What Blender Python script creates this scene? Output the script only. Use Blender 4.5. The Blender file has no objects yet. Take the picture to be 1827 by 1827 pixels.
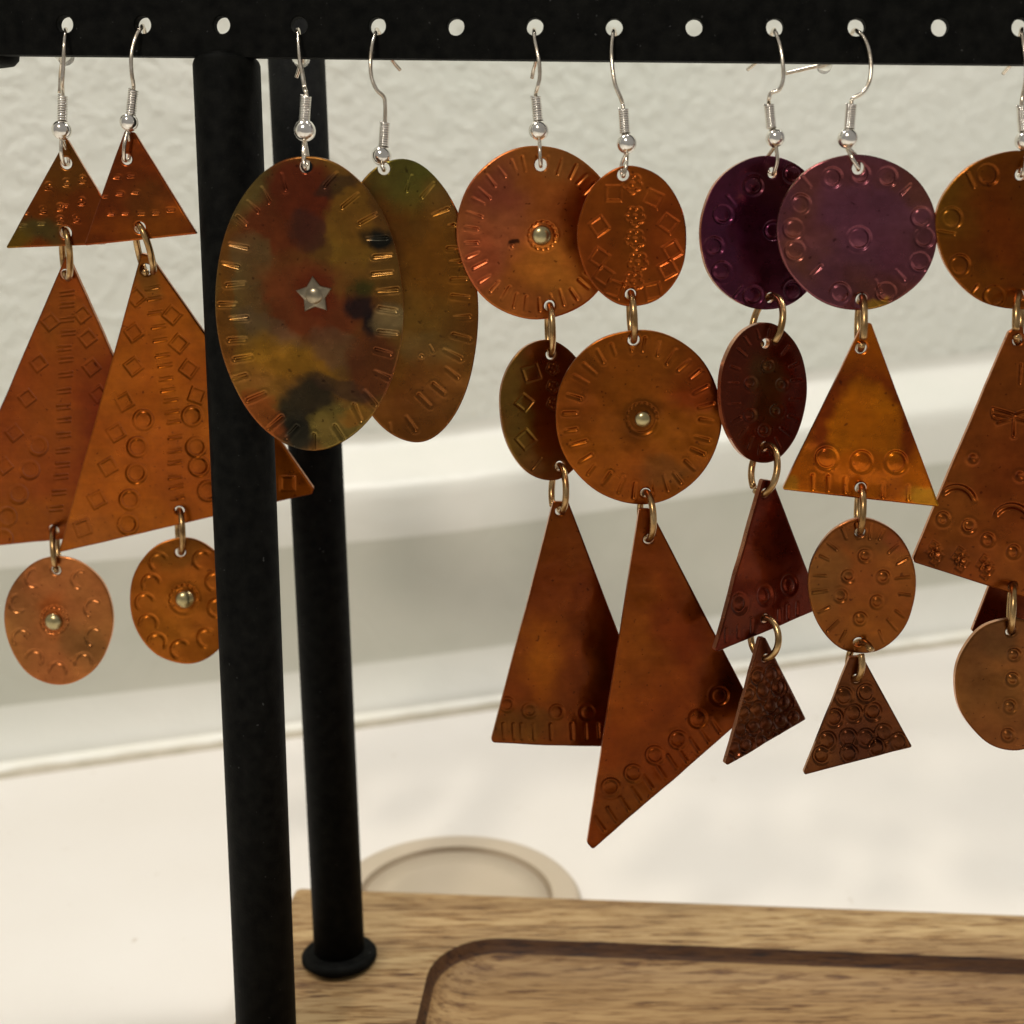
import bpy, math, random
import numpy as np
from mathutils import Vector, Matrix

random.seed(7)
S = bpy.context.scene
C = S.collection
MM = 0.001

# ---------------------------------------------------------------- camera
F = 2150.0            # focal length in photograph pixels (1827 wide)
W0 = 913.5
PITCH = math.radians(13.0)
cam_d = bpy.data.cameras.new("camera")
cam = bpy.data.objects.new("camera", cam_d)
C.objects.link(cam)
cam_d.sensor_width = 36.0
cam_d.lens = 36.0 * F / 1827.0
cam_d.clip_start = 0.005
cam_d.clip_end = 20.0
cam.location = (0, 0, 0)
cam.rotation_euler = (math.radians(90) - PITCH, 0, 0)
cam_d.dof.use_dof = True
cam_d.dof.focus_distance = 0.190
cam_d.dof.aperture_fstop = 19.0
S.camera = cam

# ---------------------------------------------------------------- world and lamps
world = bpy.data.worlds.new("World")
S.world = world
world.use_nodes = True
wb = world.node_tree.nodes["Background"]
wb.inputs[0].default_value = (1.0, 0.96, 0.90, 1)
wb.inputs[1].default_value = 0.28


def area(name, loc, target, size, power, col=(1.0, 0.86, 0.68), size_y=None):
    d = bpy.data.lights.new(name, 'AREA')
    d.shape = 'RECTANGLE' if size_y else 'DISK'
    d.size = size
    if size_y:
        d.size_y = size_y
    d.energy = power
    d.color = col
    o = bpy.data.objects.new(name, d)
    C.objects.link(o)
    o.location = loc
    v = Vector(target) - Vector(loc)
    o.rotation_euler = v.to_track_quat('-Z', 'Y').to_euler()
    return o


for bx_ in (-0.25, 0.10, 0.45):
    area("vanity_bulb", (bx_, 0.25 + 0.10 * (bx_ + .25), 0.55), (bx_ * .5, 0.24, -0.15), 0.09, 1.22, (1.0, 0.965, 0.91))
area("ceiling_lamp", (-0.36, -0.84, 0.84), (0.02, 0.25, -0.10), 0.12, 6.2, (1.0, 0.92, 0.80))
S.view_settings.view_transform = 'Standard'
S.view_settings.look = 'None'
S.view_settings.exposure = 0.0
S.view_settings.gamma = 1.0

# ---------------------------------------------------------------- maths: a pixel of the photograph as a ray
cP, sP = math.cos(PITCH), math.sin(PITCH)
RT = np.array([1.0, 0, 0]); UPV = np.array([0, sP, cP]); FW = np.array([0, cP, -sP])


def ray(px, py):
    return RT * (px - W0) / F - UPV * (py - W0) / F + FW


def U(px, py, depth):          # depth along the optical axis, mm -> metres
    return ray(px, py) * depth * MM


def project(P):                # P (...,3) metres -> px, py
    x = P[..., 0]
    y = P @ UPV
    z = P @ FW
    return W0 + F * x / z, W0 - F * y / z


def hit_plane(px, py, P0, n):
    r = ray(px, py)
    return r * (np.dot(P0, n) / np.dot(r, n))


def nrm(v):
    return v / np.linalg.norm(v)


ZUP = np.array([0, 0, 1.0])
B0 = U(0, 50, 184.0); B1 = U(1827, 50, 172.0)
bar_dir = B1 - B0; bar_dir[2] = 0; UX = nrm(bar_dir)              # along the bar, to the right
NX = nrm(np.cross(UX, ZUP))                                       # toward the viewer
if NX[1] > 0:
    NX = -NX


def on(px, py, off=0.0):       # point on the hanging plane shifted off mm to the viewer
    return hit_plane(px, py, B0 + NX * off * MM, NX)


def zplane(px, py, z):
    return hit_plane(px, py, np.array([0, 0, z]), ZUP)


# ---------------------------------------------------------------- node helpers
def s2l(c):
    c = np.asarray(c, float) / 255.0
    return np.where(c <= 0.04045, c / 12.92, ((c + 0.055) / 1.055) ** 2.4)


def new_mat(name):
    m = bpy.data.materials.new(name)
    m.use_nodes = True
    nt = m.node_tree
    return m, nt, nt.nodes["Principled BSDF"]


def N(nt, t, **kw):
    n = nt.nodes.new(t)
    for k, v in kw.items():
        setattr(n, k, v)
    return n


def noise(nt, vec, scale, detail=4, rough=0.5, dist=0.0):
    n = N(nt, 'ShaderNodeTexNoise')
    n.inputs['Scale'].default_value = scale
    n.inputs['Detail'].default_value = detail
    n.inputs['Roughness'].default_value = rough
    n.inputs['Distortion'].default_value = dist
    if vec is not None:
        nt.links.new(vec, n.inputs['Vector'])
    return n


def ramp(nt, fac, stops):
    r = N(nt, 'ShaderNodeValToRGB')
    els = r.color_ramp.elements
    while len(els) < len(stops):
        els.new(0.5)
    for e, (p, c) in zip(els, stops):
        e.position = p
        e.color = (*c, 1) if len(c) == 3 else c
    nt.links.new(fac, r.inputs['Fac'])
    return r


def bump(nt, bsdf, height, dist, strength=1.0):
    b = N(nt, 'ShaderNodeBump')
    b.inputs['Strength'].default_value = strength
    b.inputs['Distance'].default_value = dist
    nt.links.new(height, b.inputs['Height'])
    nt.links.new(b.outputs['Normal'], bsdf.inputs['Normal'])
    return b


def objvec(nt, scale=(1, 1, 1)):
    g = N(nt, 'ShaderNodeNewGeometry')
    mp = N(nt, 'ShaderNodeMapping')
    mp.inputs['Scale'].default_value = scale
    nt.links.new(g.outputs['Position'], mp.inputs['Vector'])
    return mp.outputs['Vector']


def mixc(nt, a, b, fac, mode='MIX'):
    m = N(nt, 'ShaderNodeMix', data_type='RGBA', blend_type=mode)
    if isinstance(fac, (int, float)):
        m.inputs[0].default_value = fac
    else:
        nt.links.new(fac, m.inputs[0])
    for s, v in ((6, a), (7, b)):
        if isinstance(v, (tuple, list)):
            m.inputs[s].default_value = (*v, 1) if len(v) == 3 else v
        else:
            nt.links.new(v, m.inputs[s])
    return m.outputs[2]


# ---------------------------------------------------------------- materials
def mat_wall():
    m, nt, b = new_mat("painted_orange_peel_wall")
    v = objvec(nt)
    c = noise(nt, v, 9, 3)
    cr = ramp(nt, c.outputs['Fac'], [(0.3, (0.70, 0.73, 0.655)), (0.7, (0.755, 0.755, 0.69))])
    nt.links.new(cr.outputs[0], b.inputs['Base Color'])
    b.inputs['Roughness'].default_value = 0.55
    n1 = noise(nt, v, 185, 3, 0.5, 0.2)
    r1 = ramp(nt, n1.outputs['Fac'], [(0.40, (0, 0, 0)), (0.74, (1, 1, 1))])
    bump(nt, b, r1.outputs[0], 0.00075, 0.62)
    return m


def mat_lit_band():
    m, nt, b = new_mat("lit_band_paint")  # paler backsplash paint: light on ledge and foot put into the colour
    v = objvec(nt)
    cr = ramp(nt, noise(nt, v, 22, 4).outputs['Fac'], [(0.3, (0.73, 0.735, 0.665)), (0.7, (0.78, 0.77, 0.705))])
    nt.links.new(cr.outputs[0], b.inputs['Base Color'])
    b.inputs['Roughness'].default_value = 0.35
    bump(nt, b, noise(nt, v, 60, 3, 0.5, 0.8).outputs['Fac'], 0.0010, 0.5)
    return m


def mat_splash():
    m, nt, b = new_mat("painted_backsplash")
    v = objvec(nt)
    c = noise(nt, v, 22, 4)
    cr = ramp(nt, c.outputs['Fac'], [(0.3, (0.53, 0.535, 0.455)), (0.7, (0.60, 0.59, 0.51))])  # darker than the wall, partly shade painted into the face
    nt.links.new(cr.outputs[0], b.inputs['Base Color'])
    b.inputs['Roughness'].default_value = 0.42
    n1 = noise(nt, v, 60, 3, 0.5, 0.8)
    bump(nt, b, n1.outputs['Fac'], 0.0012, 0.6)
    return m


def mat_counter():
    m, nt, b = new_mat("cream_countertop")
    v = objvec(nt)
    c = noise(nt, v, 14, 5)
    cr = ramp(nt, c.outputs['Fac'], [(0.3, (0.785, 0.745, 0.69)), (0.7, (0.825, 0.79, 0.745))])
    n2 = noise(nt, v, 260, 2)
    sp = ramp(nt, n2.outputs['Fac'], [(0.22, (0.62, 0.55, 0.46)), (0.27, (1, 1, 1))])
    o = mixc(nt, cr.outputs[0], sp.outputs[0], 0.5, 'MULTIPLY')
    nt.links.new(o, b.inputs['Base Color'])
    b.inputs['Roughness'].default_value = 0.32
    bump(nt, b, noise(nt, v, 90, 2).outputs['Fac'], 0.0002, 0.3)
    return m


def mat_caulk():
    m, nt, b = new_mat("caulk_bead")
    v = objvec(nt)
    cr = ramp(nt, noise(nt, v, 70, 4).outputs['Fac'], [(0.35, (0.86, 0.85, 0.78)), (0.75, (0.82, 0.80, 0.70))])
    nt.links.new(cr.outputs[0], b.inputs['Base Color'])
    b.inputs['Roughness'].default_value = 0.4
    return m


def mat_grout_shadow():
    m, nt, b = new_mat("dingy_grout_shadow")  # taupe tone holds both dirt and the shadow line under the bead
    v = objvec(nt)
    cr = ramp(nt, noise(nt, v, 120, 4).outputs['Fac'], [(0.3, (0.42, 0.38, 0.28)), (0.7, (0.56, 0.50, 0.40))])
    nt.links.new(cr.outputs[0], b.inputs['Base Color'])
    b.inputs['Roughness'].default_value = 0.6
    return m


def mat_black():
    m, nt, b = new_mat("black_powder_coat")
    v = objvec(nt)
    cr = ramp(nt, noise(nt, v, 500, 3).outputs['Fac'], [(0.3, (0.0034, 0.0036, 0.0034)), (0.75, (0.0095, 0.0096, 0.0084))])
    sp = ramp(nt, noise(nt, v, 1500, 1).outputs['Fac'], [(0.755, (0, 0, 0)), (0.82, (0.045, 0.045, 0.045))])
    o = mixc(nt, cr.outputs[0], sp.outputs[0], 1.0, 'ADD')
    nt.links.new(o, b.inputs['Base Color'])
    b.inputs['Roughness'].default_value = 0.62
    b.inputs['Specular IOR Level'].default_value = 0.035
    bump(nt, b, noise(nt, v, 2600, 3).outputs['Fac'], 0.00008, 0.6)
    return m


def mat_wood(name, dark=1.0, mix=0.8):
    dark = np.array(dark)
    m, nt, b = new_mat(name)
    v = objvec(nt, (1, 1, 1))
    rot = N(nt, 'ShaderNodeMapping')
    rot.inputs['Rotation'].default_value = (0, 0, math.radians(1.5))
    rot.inputs['Scale'].default_value = (1.0, 11.0, 11.0)
    nt.links.new(v, rot.inputs['Vector'])
    v1 = rot.outputs['Vector']
    big = noise(nt, v1, 16, 3, 0.5, 0.7)
    base = ramp(nt, big.outputs['Fac'], [(0.28, tuple(s2l((146, 116, 76)) * dark)), (0.5, tuple(s2l((172, 142, 98)) * dark)),
                                         (0.72, tuple(s2l((190, 162, 116)) * dark))])
    fi = noise(nt, v1, 88, 6, 0.66, 0.35)
    fr = ramp(nt, fi.outputs['Fac'], [(0.33, tuple(s2l((120, 88, 54)))), (0.41, tuple(s2l((206, 188, 160)))), (0.52, (1, 1, 1))])
    o = mixc(nt, base.outputs[0], fr.outputs[0], mix, 'MULTIPLY')
    vf = N(nt, 'ShaderNodeMapping'); vf.inputs['Scale'].default_value = (1, 26, 26)
    nt.links.new(v, vf.inputs['Vector'])
    po = noise(nt, vf.outputs['Vector'], 90, 2, 0.5)
    pr = ramp(nt, po.outputs['Fac'], [(0.33, (0.42, 0.31, 0.20)), (0.43, (1, 1, 1))])
    o = mixc(nt, o, pr.outputs[0], 0.75, 'MULTIPLY')
    vd = N(nt, 'ShaderNodeMapping'); vd.inputs['Scale'].default_value = (1, 10, 10)
    vd.inputs['Rotation'].default_value = (0, 0, math.radians(-1.2))
    nt.links.new(v, vd.inputs['Vector'])
    dn = noise(nt, vd.outputs['Vector'], 105, 4, 0.6, 0.25)
    dr = ramp(nt, dn.outputs['Fac'], [(0.335, tuple(s2l((138, 106, 70)))), (0.40, tuple(s2l((214, 198, 172)))), (0.46, (1, 1, 1))])
    o = mixc(nt, o, dr.outputs[0], 0.9, 'MULTIPLY')
    nt.links.new(o, b.inputs['Base Color'])
    b.inputs['Roughness'].default_value = 0.6
    bump(nt, b, dn.outputs['Fac'], 0.00035, 0.6)
    return m


def mat_plastic():
    m, nt, b = new_mat("beige_lid_plastic")
    v = objvec(nt)
    cr = ramp(nt, noise(nt, v, 40, 3).outputs['Fac'], [(0.3, (0.50, 0.42, 0.31)), (0.7, (0.55, 0.46, 0.35))])
    nt.links.new(cr.outputs[0], b.inputs['Base Color'])
    b.inputs['Roughness'].default_value = 0.45
    return m


def mat_metal(name, c0, c1, rough, scale=700, metallic=1.0, bmp=0.00003):
    m, nt, b = new_mat(name)
    v = objvec(nt)
    cr = ramp(nt, noise(nt, v, scale, 3).outputs['Fac'], [(0.35, c0), (0.7, c1)])
    nt.links.new(cr.outputs[0], b.inputs['Base Color'])
    b.inputs['Metallic'].default_value = metallic
    b.inputs['Roughness'].default_value = rough
    bump(nt, b, noise(nt, v, 1800, 2).outputs['Fac'], bmp, 0.5)
    return m


def mat_copper(name, rough, metallic, coat):
    m, nt, b = new_mat(name)
    a = N(nt, 'ShaderNodeAttribute'); a.attribute_name = "patina"
    v = objvec(nt)
    n1 = ramp(nt, noise(nt, v, 900, 4, 0.6).outputs['Fac'], [(0.3, (0.86, 0.84, 0.80)), (0.62, (1, 1, 1)), (0.8, (1.08, 1.06, 1.03))])
    o = mixc(nt, a.outputs['Color'], n1.outputs[0], 1.0, 'MULTIPLY')
    vs = N(nt, 'ShaderNodeMapping'); vs.inputs['Scale'].default_value = (0.35, 1, 3.0)
    vs.inputs['Rotation'].default_value = (0, 0.5, 0)
    nt.links.new(v, vs.inputs['Vector'])
    n2 = ramp(nt, noise(nt, vs.outputs['Vector'], 330, 4, 0.65, 0.4).outputs['Fac'], [(0.3, (0.92, 0.90, 0.88)), (0.65, (1.03, 1.03, 1.03))])
    o = mixc(nt, o, n2.outputs[0], 1.0, 'MULTIPLY')
    sp = ramp(nt, noise(nt, v, 1300, 1, 0.5).outputs['Fac'], [(0.24, (0.3, 0.22, 0.2)), (0.29, (1, 1, 1))])
    o = mixc(nt, o, sp.outputs[0], 0.7, 'MULTIPLY')
    nt.links.new(o, b.inputs['Base Color'])
    b.inputs['Metallic'].default_value = metallic
    b.inputs['Coat Weight'].default_value = coat
    b.inputs['Coat Roughness'].default_value = 0.16
    rr = ramp(nt, noise(nt, v, 240, 4).outputs['Fac'], [(0.3, (rough - .07,) * 3), (0.7, (rough + .09,) * 3)])
    nt.links.new(rr.outputs[0], b.inputs['Roughness'])
    bump(nt, b, noise(nt, v, 420, 5, 0.6).outputs['Fac'], 0.00006, 0.4)
    return m


def mat_clear():
    m, nt, b = new_mat("clear_rubber")
    b.inputs['Base Color'].default_value = (0.95, 0.94, 0.88, 1)
    b.inputs['Transmission Weight'].default_value = 0.85
    b.inputs['Roughness'].default_value = 0.25
    b.inputs['IOR'].default_value = 1.4
    v = objvec(nt)
    bump(nt, b, noise(nt, v, 500, 2).outputs['Fac'], 0.0001, 0.3)
    return m


GRT = None
M = dict(wall=mat_wall(), splash=mat_splash(), lit_band=mat_lit_band(), counter=mat_counter(), caulk=mat_caulk(), grout_shadow=mat_grout_shadow(), black=mat_black(),
         wood=mat_wood("tray_oak_grain"), dark_edge=mat_wood("tray_dark_edge", (0.20, 0.115, 0.045)), floor=mat_wood("tray_recess_wood", (0.76, 0.68, 0.58), 0.65), lid=mat_plastic(),
         silver=mat_metal("silver_plate", (0.78, 0.74, 0.68), (0.95, 0.92, 0.86), 0.17),
         wire=mat_metal("ear_wire_metal", (0.62, 0.52, 0.40), (0.88, 0.82, 0.72), 0.22),
         ring=mat_metal("antique_brass_ring", (0.30, 0.165, 0.06), (0.60, 0.40, 0.19), 0.27, 500),
         rivet=mat_metal("brass_rivet", (0.42, 0.34, 0.17), (0.58, 0.49, 0.27), 0.28),
         star=mat_metal("pewter_star", (0.27, 0.22, 0.15), (0.42, 0.35, 0.24), 0.3),
         copper=mat_copper("stamped_copper", 0.33, 0.98, 0.10), gloss=mat_copper("torched_copper", 0.27, 0.97, 0.16),
         clear=mat_clear())


# ---------------------------------------------------------------- mesh helpers
def mk(name, verts, faces, mat, parent=None, origin=None, smooth=True, mats=None, midx=None, kind=None):
    """verts in world metres; origin = location of the parent's empty (subtracted)."""
    v = np.asarray(verts, dtype=np.float64)
    o0 = np.zeros(3) if origin is None else np.asarray(origin)
    v = v - o0
    me = bpy.data.meshes.new(name)
    if isinstance(faces, np.ndarray):
        nf, k = faces.shape
        me.vertices.add(len(v)); me.loops.add(nf * k); me.polygons.add(nf)
        me.vertices.foreach_set("co", v.astype(np.float32).ravel())
        me.loops.foreach_set("vertex_index", faces.astype(np.int32).ravel())
        me.polygons.foreach_set("loop_start", (np.arange(nf) * k).astype(np.int32))
        me.update(calc_edges=True)
    else:
        me.from_pydata([tuple(p) for p in v], [], [tuple(f) for f in faces])
        me.update()
    for mm_ in (mats or [mat]):
        me.materials.append(mm_)
    if midx is not None:
        me.polygons.foreach_set("material_index", np.asarray(midx, dtype=np.int32))
    me.polygons.foreach_set("use_smooth", np.full(len(me.polygons), smooth))
    ob = bpy.data.objects.new(name, me)
    C.objects.link(ob)
    if parent is not None:
        ob.parent = parent
    elif origin is not None:
        ob.location = tuple(o0)
    if kind:
        ob["kind"] = kind
    return ob


def frames(P, closed):
    n = len(P)
    T = np.zeros_like(P)
    for i in range(n):
        a = P[(i - 1) % n] if (closed or i > 0) else P[i]
        b = P[(i + 1) % n] if (closed or i < n - 1) else P[i]
        T[i] = nrm(b - a)
    ref = np.array([0.13, 0.97, 0.2])
    if abs(np.dot(ref, T[0])) > 0.9:
        ref = np.array([1.0, 0, 0])
    X = nrm(np.cross(T[0], ref)); Xs = [X]
    for i in range(1, n):
        X = Xs[-1] - T[i] * np.dot(Xs[-1], T[i]); Xs.append(nrm(X))
    Xs = np.array(Xs)
    return T, Xs, np.cross(T, Xs)


def tube(P, r, seg=10, closed=False, caps=True):
    P = np.asarray(P, float)
    T, X, Y = frames(P, closed)
    rr = np.broadcast_to(np.asarray(r, float), (len(P),))
    a = np.linspace(0, 2 * math.pi, seg, endpoint=False)
    V = (P[:, None, :] + rr[:, None, None] * (np.cos(a)[None, :, None] * X[:, None, :] + np.sin(a)[None, :, None] * Y[:, None, :])).reshape(-1, 3)
    Fc = []
    n = len(P)
    for i in range(n if closed else n - 1):
        j = (i + 1) % n
        for k in range(seg):
            l = (k + 1) % seg
            Fc.append((i * seg + k, i * seg + l, j * seg + l, j * seg + k))
    if not closed and caps:
        Fc.append(tuple(range(seg - 1, -1, -1)))
        Fc.append(tuple((n - 1) * seg + k for k in range(seg)))
    return V, Fc


def spline(pts, n=8):
    P = np.asarray(pts, float)
    out = []
    Q = np.vstack([2 * P[0] - P[1], P, 2 * P[-1] - P[-2]])
    for i in range(1, len(Q) - 2):
        p0, p1, p2, p3 = Q[i - 1], Q[i], Q[i + 1], Q[i + 2]
        for t in np.linspace(0, 1, n, endpoint=False):
            out.append(0.5 * ((2 * p1) + (-p0 + p2) * t + (2 * p0 - 5 * p1 + 4 * p2 - p3) * t * t + (-p0 + 3 * p1 - 3 * p2 + p3) * t ** 3))
    out.append(P[-1])
    return np.array(out)


def lathe(C0, axis, prof, seg=32, close=True):
    """prof list of (r, h) along axis."""
    axis = nrm(np.asarray(axis, float))
    ref = np.array([1.0, 0, 0]) if abs(axis[0]) < 0.9 else np.array([0, 1.0, 0])
    X = nrm(np.cross(axis, ref)); Y = np.cross(axis, X)
    V = []; Fc = []
    for (r, h) in prof:
        for k in range(seg):
            a = 2 * math.pi * k / seg
            V.append(C0 + axis * h + (X * math.cos(a) + Y * math.sin(a)) * r)
    for i in range(len(prof) - 1):
        for k in range(seg):
            l = (k + 1) % seg
            Fc.append((i * seg + k, i * seg + l, (i + 1) * seg + l, (i + 1) * seg + k))
    if close:
        Fc.append(tuple(range(seg - 1, -1, -1)))
        Fc.append(tuple((len(prof) - 1) * seg + k for k in range(seg)))
    return np.array(V), Fc


def empty(name, loc, label=None, cat=None, group=None, kind=None):
    o = bpy.data.objects.new(name, None)
    o.empty_display_size = 0.005
    o.location = tuple(loc)
    C.objects.link(o)
    if label: o["label"] = label
    if cat: o["category"] = cat
    if group: o["group"] = group
    if kind: o["kind"] = kind
    return o


def orient(V, Fc):
    return V, Fc


# ================================================================ the setting
foot = U(606, 1712, 247.0)
Z_TRAY = foot[2]
Z_CNT = Z_TRAY - 0.0135

# countertop: one sheet with real thickness, reaching in front of the camera and under the wall
G0 = zplane(0, 1372, Z_CNT); G1 = zplane(1827, 1120, Z_CNT)
wd = nrm(G1 - G0)                          # along the wall
wn = np.array([wd[1], -wd[0], 0.0])        # out of the wall, to the room
if wn[1] > 0: wn = -wn


def box_pts(a, b, c, d, z0, z1):
    v = [(*p[:2], z0) for p in (a, b, c, d)] + [(*p[:2], z1) for p in (a, b, c, d)]
    f = [(3, 2, 1, 0), (4, 5, 6, 7), (0, 1, 5, 4), (1, 2, 6, 5), (2, 3, 7, 6), (3, 0, 4, 7)]
    return np.array(v), f


a = G0 - wd * 0.9 + wn * 0.52; b = G0 + wd * 1.4 + wn * 0.52
c = G0 + wd * 1.4 - wn * 0.03; d = G0 - wd * 0.9 - wn * 0.03
v, f = box_pts(a, b, c, d, Z_CNT - 0.03, Z_CNT)
mk("countertop", v, f, M['counter'], smooth=False, kind="structure")

# backsplash profile extruded along the wall. (back, up) mm
mid = (G0 + G1) / 2
cx_line = 913.5


def splash_h(y, back):   # height above the counter that projects to row y at x = 913 when 'back' mm behind the foot line
    r = ray(cx_line, y)
    P0 = G0 - wn * back * MM
    t = np.dot(P0, wn) / np.dot(r, wn)
    return (r * t)[2] / MM - Z_CNT / MM


prof = []
prof.append((-1.0, 0.0))
prof.append((-1.0, splash_h(1226, -1)))
prof.append((0.8, splash_h(1218, 0.8)))
prof.append((3.0, splash_h(1150, 3.0)))
prof.append((3.4, splash_h(1135, 3.4)))
prof.append((3.3, splash_h(1040, 3.3)))
prof.append((2.6, splash_h(935, 2.6)))
prof.append((2.8, splash_h(905, 2.8)))
prof.append((3.5, splash_h(870, 3.5)))
for bk, y in ((4.0, 850), (5.2, 840), (7.2, 829), (9.8, 818), (12.5, 806), (15.5, 793), (18.5, 781), (20.5, 772), (21.6, 765), (22.0, 757)):
    prof.append((bk, splash_h(y, bk)))
prof.append((22.0, splash_h(745, 22)))
n_s = 90
V = []; Fc = []
rng = np.random.RandomState(3)
h_ledge = prof[8][1]
for i in range(n_s + 1):
    s = -0.9 + 2.3 * i / n_s
    gp = G0 + wd * s + ZUP * h_ledge * MM
    zc = float(np.dot(gp, FW))
    gpx = W0 + F * gp[0] / zc if zc > .05 else -600.0
    dpx = float(np.interp(gpx, [-600, 0, 630, 760, 913, 1500, 1827, 2600], [0, 0, 10, 10, 0, -44, -60, -100]))
    kh = 1 - dpx / F * max(zc, .1) / (h_ledge * MM)      # the old moulding was not laid quite level
    for (bk, h) in prof:
        h = h * kh
        V.append(G0 + wd * s - wn * (bk + 0.25 * math.sin(s * 37 + h * .08)) * MM + ZUP * h * MM)
m_ = len(prof)
for i in range(n_s):
    for k in range(m_ - 1):
        Fc.append((i * m_ + k, (i + 1) * m_ + k, (i + 1) * m_ + k + 1, i * m_ + k + 1))
mi = [1 if (k >= 6 or k < 3) else 0 for i in range(n_s) for k in range(m_ - 1)]  # ledge and foot faces take the paler tone with painted-in light
mk("backsplash", V, Fc, M['splash'], mats=[M['splash'], M['lit_band']], midx=mi, kind="structure")

wall_base = G0 - wn * 22.4 * MM
ht = prof[-1][1] * MM * 0.86 + Z_CNT
V = [wall_base - wd * 0.9, wall_base + wd * 1.4, wall_base + wd * 1.4 - wn * 0.05, wall_base - wd * 0.9 - wn * 0.05]
v, f = box_pts(*V, ht - 0.02, 1.2)
mk("wall", v, f, M['wall'], smooth=False, kind="structure")

# caulk bead with a ragged lower edge
V = []; Fc = []
n_c = 700
lump = np.convolve(rng.rand(n_c + 1 + 30), np.ones(14) / 14, 'same')[15:n_c + 16]
lump2 = np.convolve(rng.rand(n_c + 1 + 30), np.ones(4) / 4, 'same')[15:n_c + 16]
for i in range(n_c + 1):
    s = -0.35 + 1.0 * i / n_c
    w = 2.6 + 4.2 * (lump[i] - .5) + 1.6 * (lump2[i] - .5)
    for q in range(7):
        an = math.pi / 2 * q / 6
        V.append(G0 + wd * s + wn * (0.2 + (w + 1.0) * math.cos(an)) * MM + ZUP * ((0.05 + (2.4 + .6 * (lump[i] - .5)) * math.sin(an)) * MM))
for i in range(n_c):
    for q in range(6):
        Fc.append((i * 7 + q, (i + 1) * 7 + q, (i + 1) * 7 + q + 1, i * 7 + q + 1))
mk("caulk_bead", V, Fc, M['caulk'], kind="structure")

# dingy grout line between the bead and the counter, the bead's shadow painted in
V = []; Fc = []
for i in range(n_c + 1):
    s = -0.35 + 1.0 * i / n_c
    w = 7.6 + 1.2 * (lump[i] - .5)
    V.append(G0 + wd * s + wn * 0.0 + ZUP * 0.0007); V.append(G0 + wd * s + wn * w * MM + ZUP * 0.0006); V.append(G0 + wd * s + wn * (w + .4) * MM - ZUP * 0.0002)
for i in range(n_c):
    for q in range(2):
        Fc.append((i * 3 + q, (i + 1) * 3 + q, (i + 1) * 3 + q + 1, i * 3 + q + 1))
mk("grout_shadow_line", V, Fc, M['grout_shadow'], kind="structure")

# ================================================================ the round lid lying behind the tray
Cl = zplane(812, 1599, Z_CNT + 0.004)
Rl = 225.0 / F * float(np.dot(Cl, FW))
lid = empty("round_lid", (Cl[0], Cl[1], Z_CNT), "flat round beige lid lying on the counter just behind the wooden tray", "lid")
R = Rl
pr = [(R - .001, 0.0), (R, .0008), (R, .0030), (R - .0008, .0040), (R - .0020, .0043), (R * .79, .0043), (R * .775, .0042)]
v, f = lathe(np.array([Cl[0], Cl[1], Z_CNT + .0002]), ZUP, pr, 96, close=False)
mk("rim", v, f, M['lid'], lid, (Cl[0], Cl[1], Z_CNT))
pr = [(R * .776, .0042), (R * .768, .0020), (R * .758, .0012), (R * .748, .0018), (R * .74, .0032), (R * .5, .0034), (0.0004, .0034)]
v, f = lathe(np.array([Cl[0], Cl[1], Z_CNT + .0002]), ZUP, pr, 96, close=False)
f.append(tuple((len(pr) - 1) * 96 + k for k in range(96)))
mk("inner_disc", v, f, M['lid'], lid, (Cl[0], Cl[1], Z_CNT))

# ================================================================ the jewellery stand
stand = empty("jewelry_stand", (foot[0], foot[1], Z_CNT),
              "black metal earring stand with perforated bar on a wooden tray base", "jewelry stand")
SO = np.array([foot[0], foot[1], Z_CNT])

# wooden tray
E0 = zplane(528, 1582.5, Z_TRAY); E1 = zplane(1827, 1631, Z_TRAY)
ex = nrm(E1 - E0); ey = np.array([ex[1], -ex[0], 0.0])
if ey[1] > 0: ey = -ey          # toward the viewer


def tray_uv(P):
    return np.dot(P - E0, ex), np.dot(P - E0, ey)


ru0, _ = tray_uv(zplane(748, 1800, Z_TRAY))
_, rv0 = tray_uv(zplane(1300, 1690, Z_TRAY))
TW, TD = 0.262, 0.120


def rrect(u0, v0, u1, v1, r, k=14):
    out = []
    for (cu, cv, a0) in ((u0 + r, v0 + r, math.pi), (u1 - r, v0 + r, 1.5 * math.pi), (u1 - r, v1 - r, 0.0), (u0 + r, v1 - r, .5 * math.pi)):
        for i in range(k + 1):
            an = a0 + (math.pi / 2) * i / k
            out.append((cu + r * math.cos(an), cv + r * math.sin(an)))
    return out


def densify(loop, n_side=10):
    out = []
    for i in range(len(loop)):
        p, q = loop[i], loop[(i + 1) % len(loop)]
        out.append(p)
        if (i + 1) % 15 == 0:
            for t in range(1, n_side):
                out.append((p[0] + (q[0] - p[0]) * t / n_side, p[1] + (q[1] - p[1]) * t / n_side))
    return out


def tray_loop(inset, z, outer=True, r=None):
    if outer:
        return [E0 + ex * u + ey * v_ + ZUP * z for u, v_ in densify(rrect(inset, inset, TW - inset, TD - inset, max(.0018 - inset, .0008)))]
    rr_ = max(.0145 - inset * .75, .004)
    return [E0 + ex * u + ey * v_ + ZUP * z for u, v_ in densify(rrect(ru0 + inset, rv0 + inset, TW - ru0 - inset, TD - rv0 - inset, rr_))]


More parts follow.
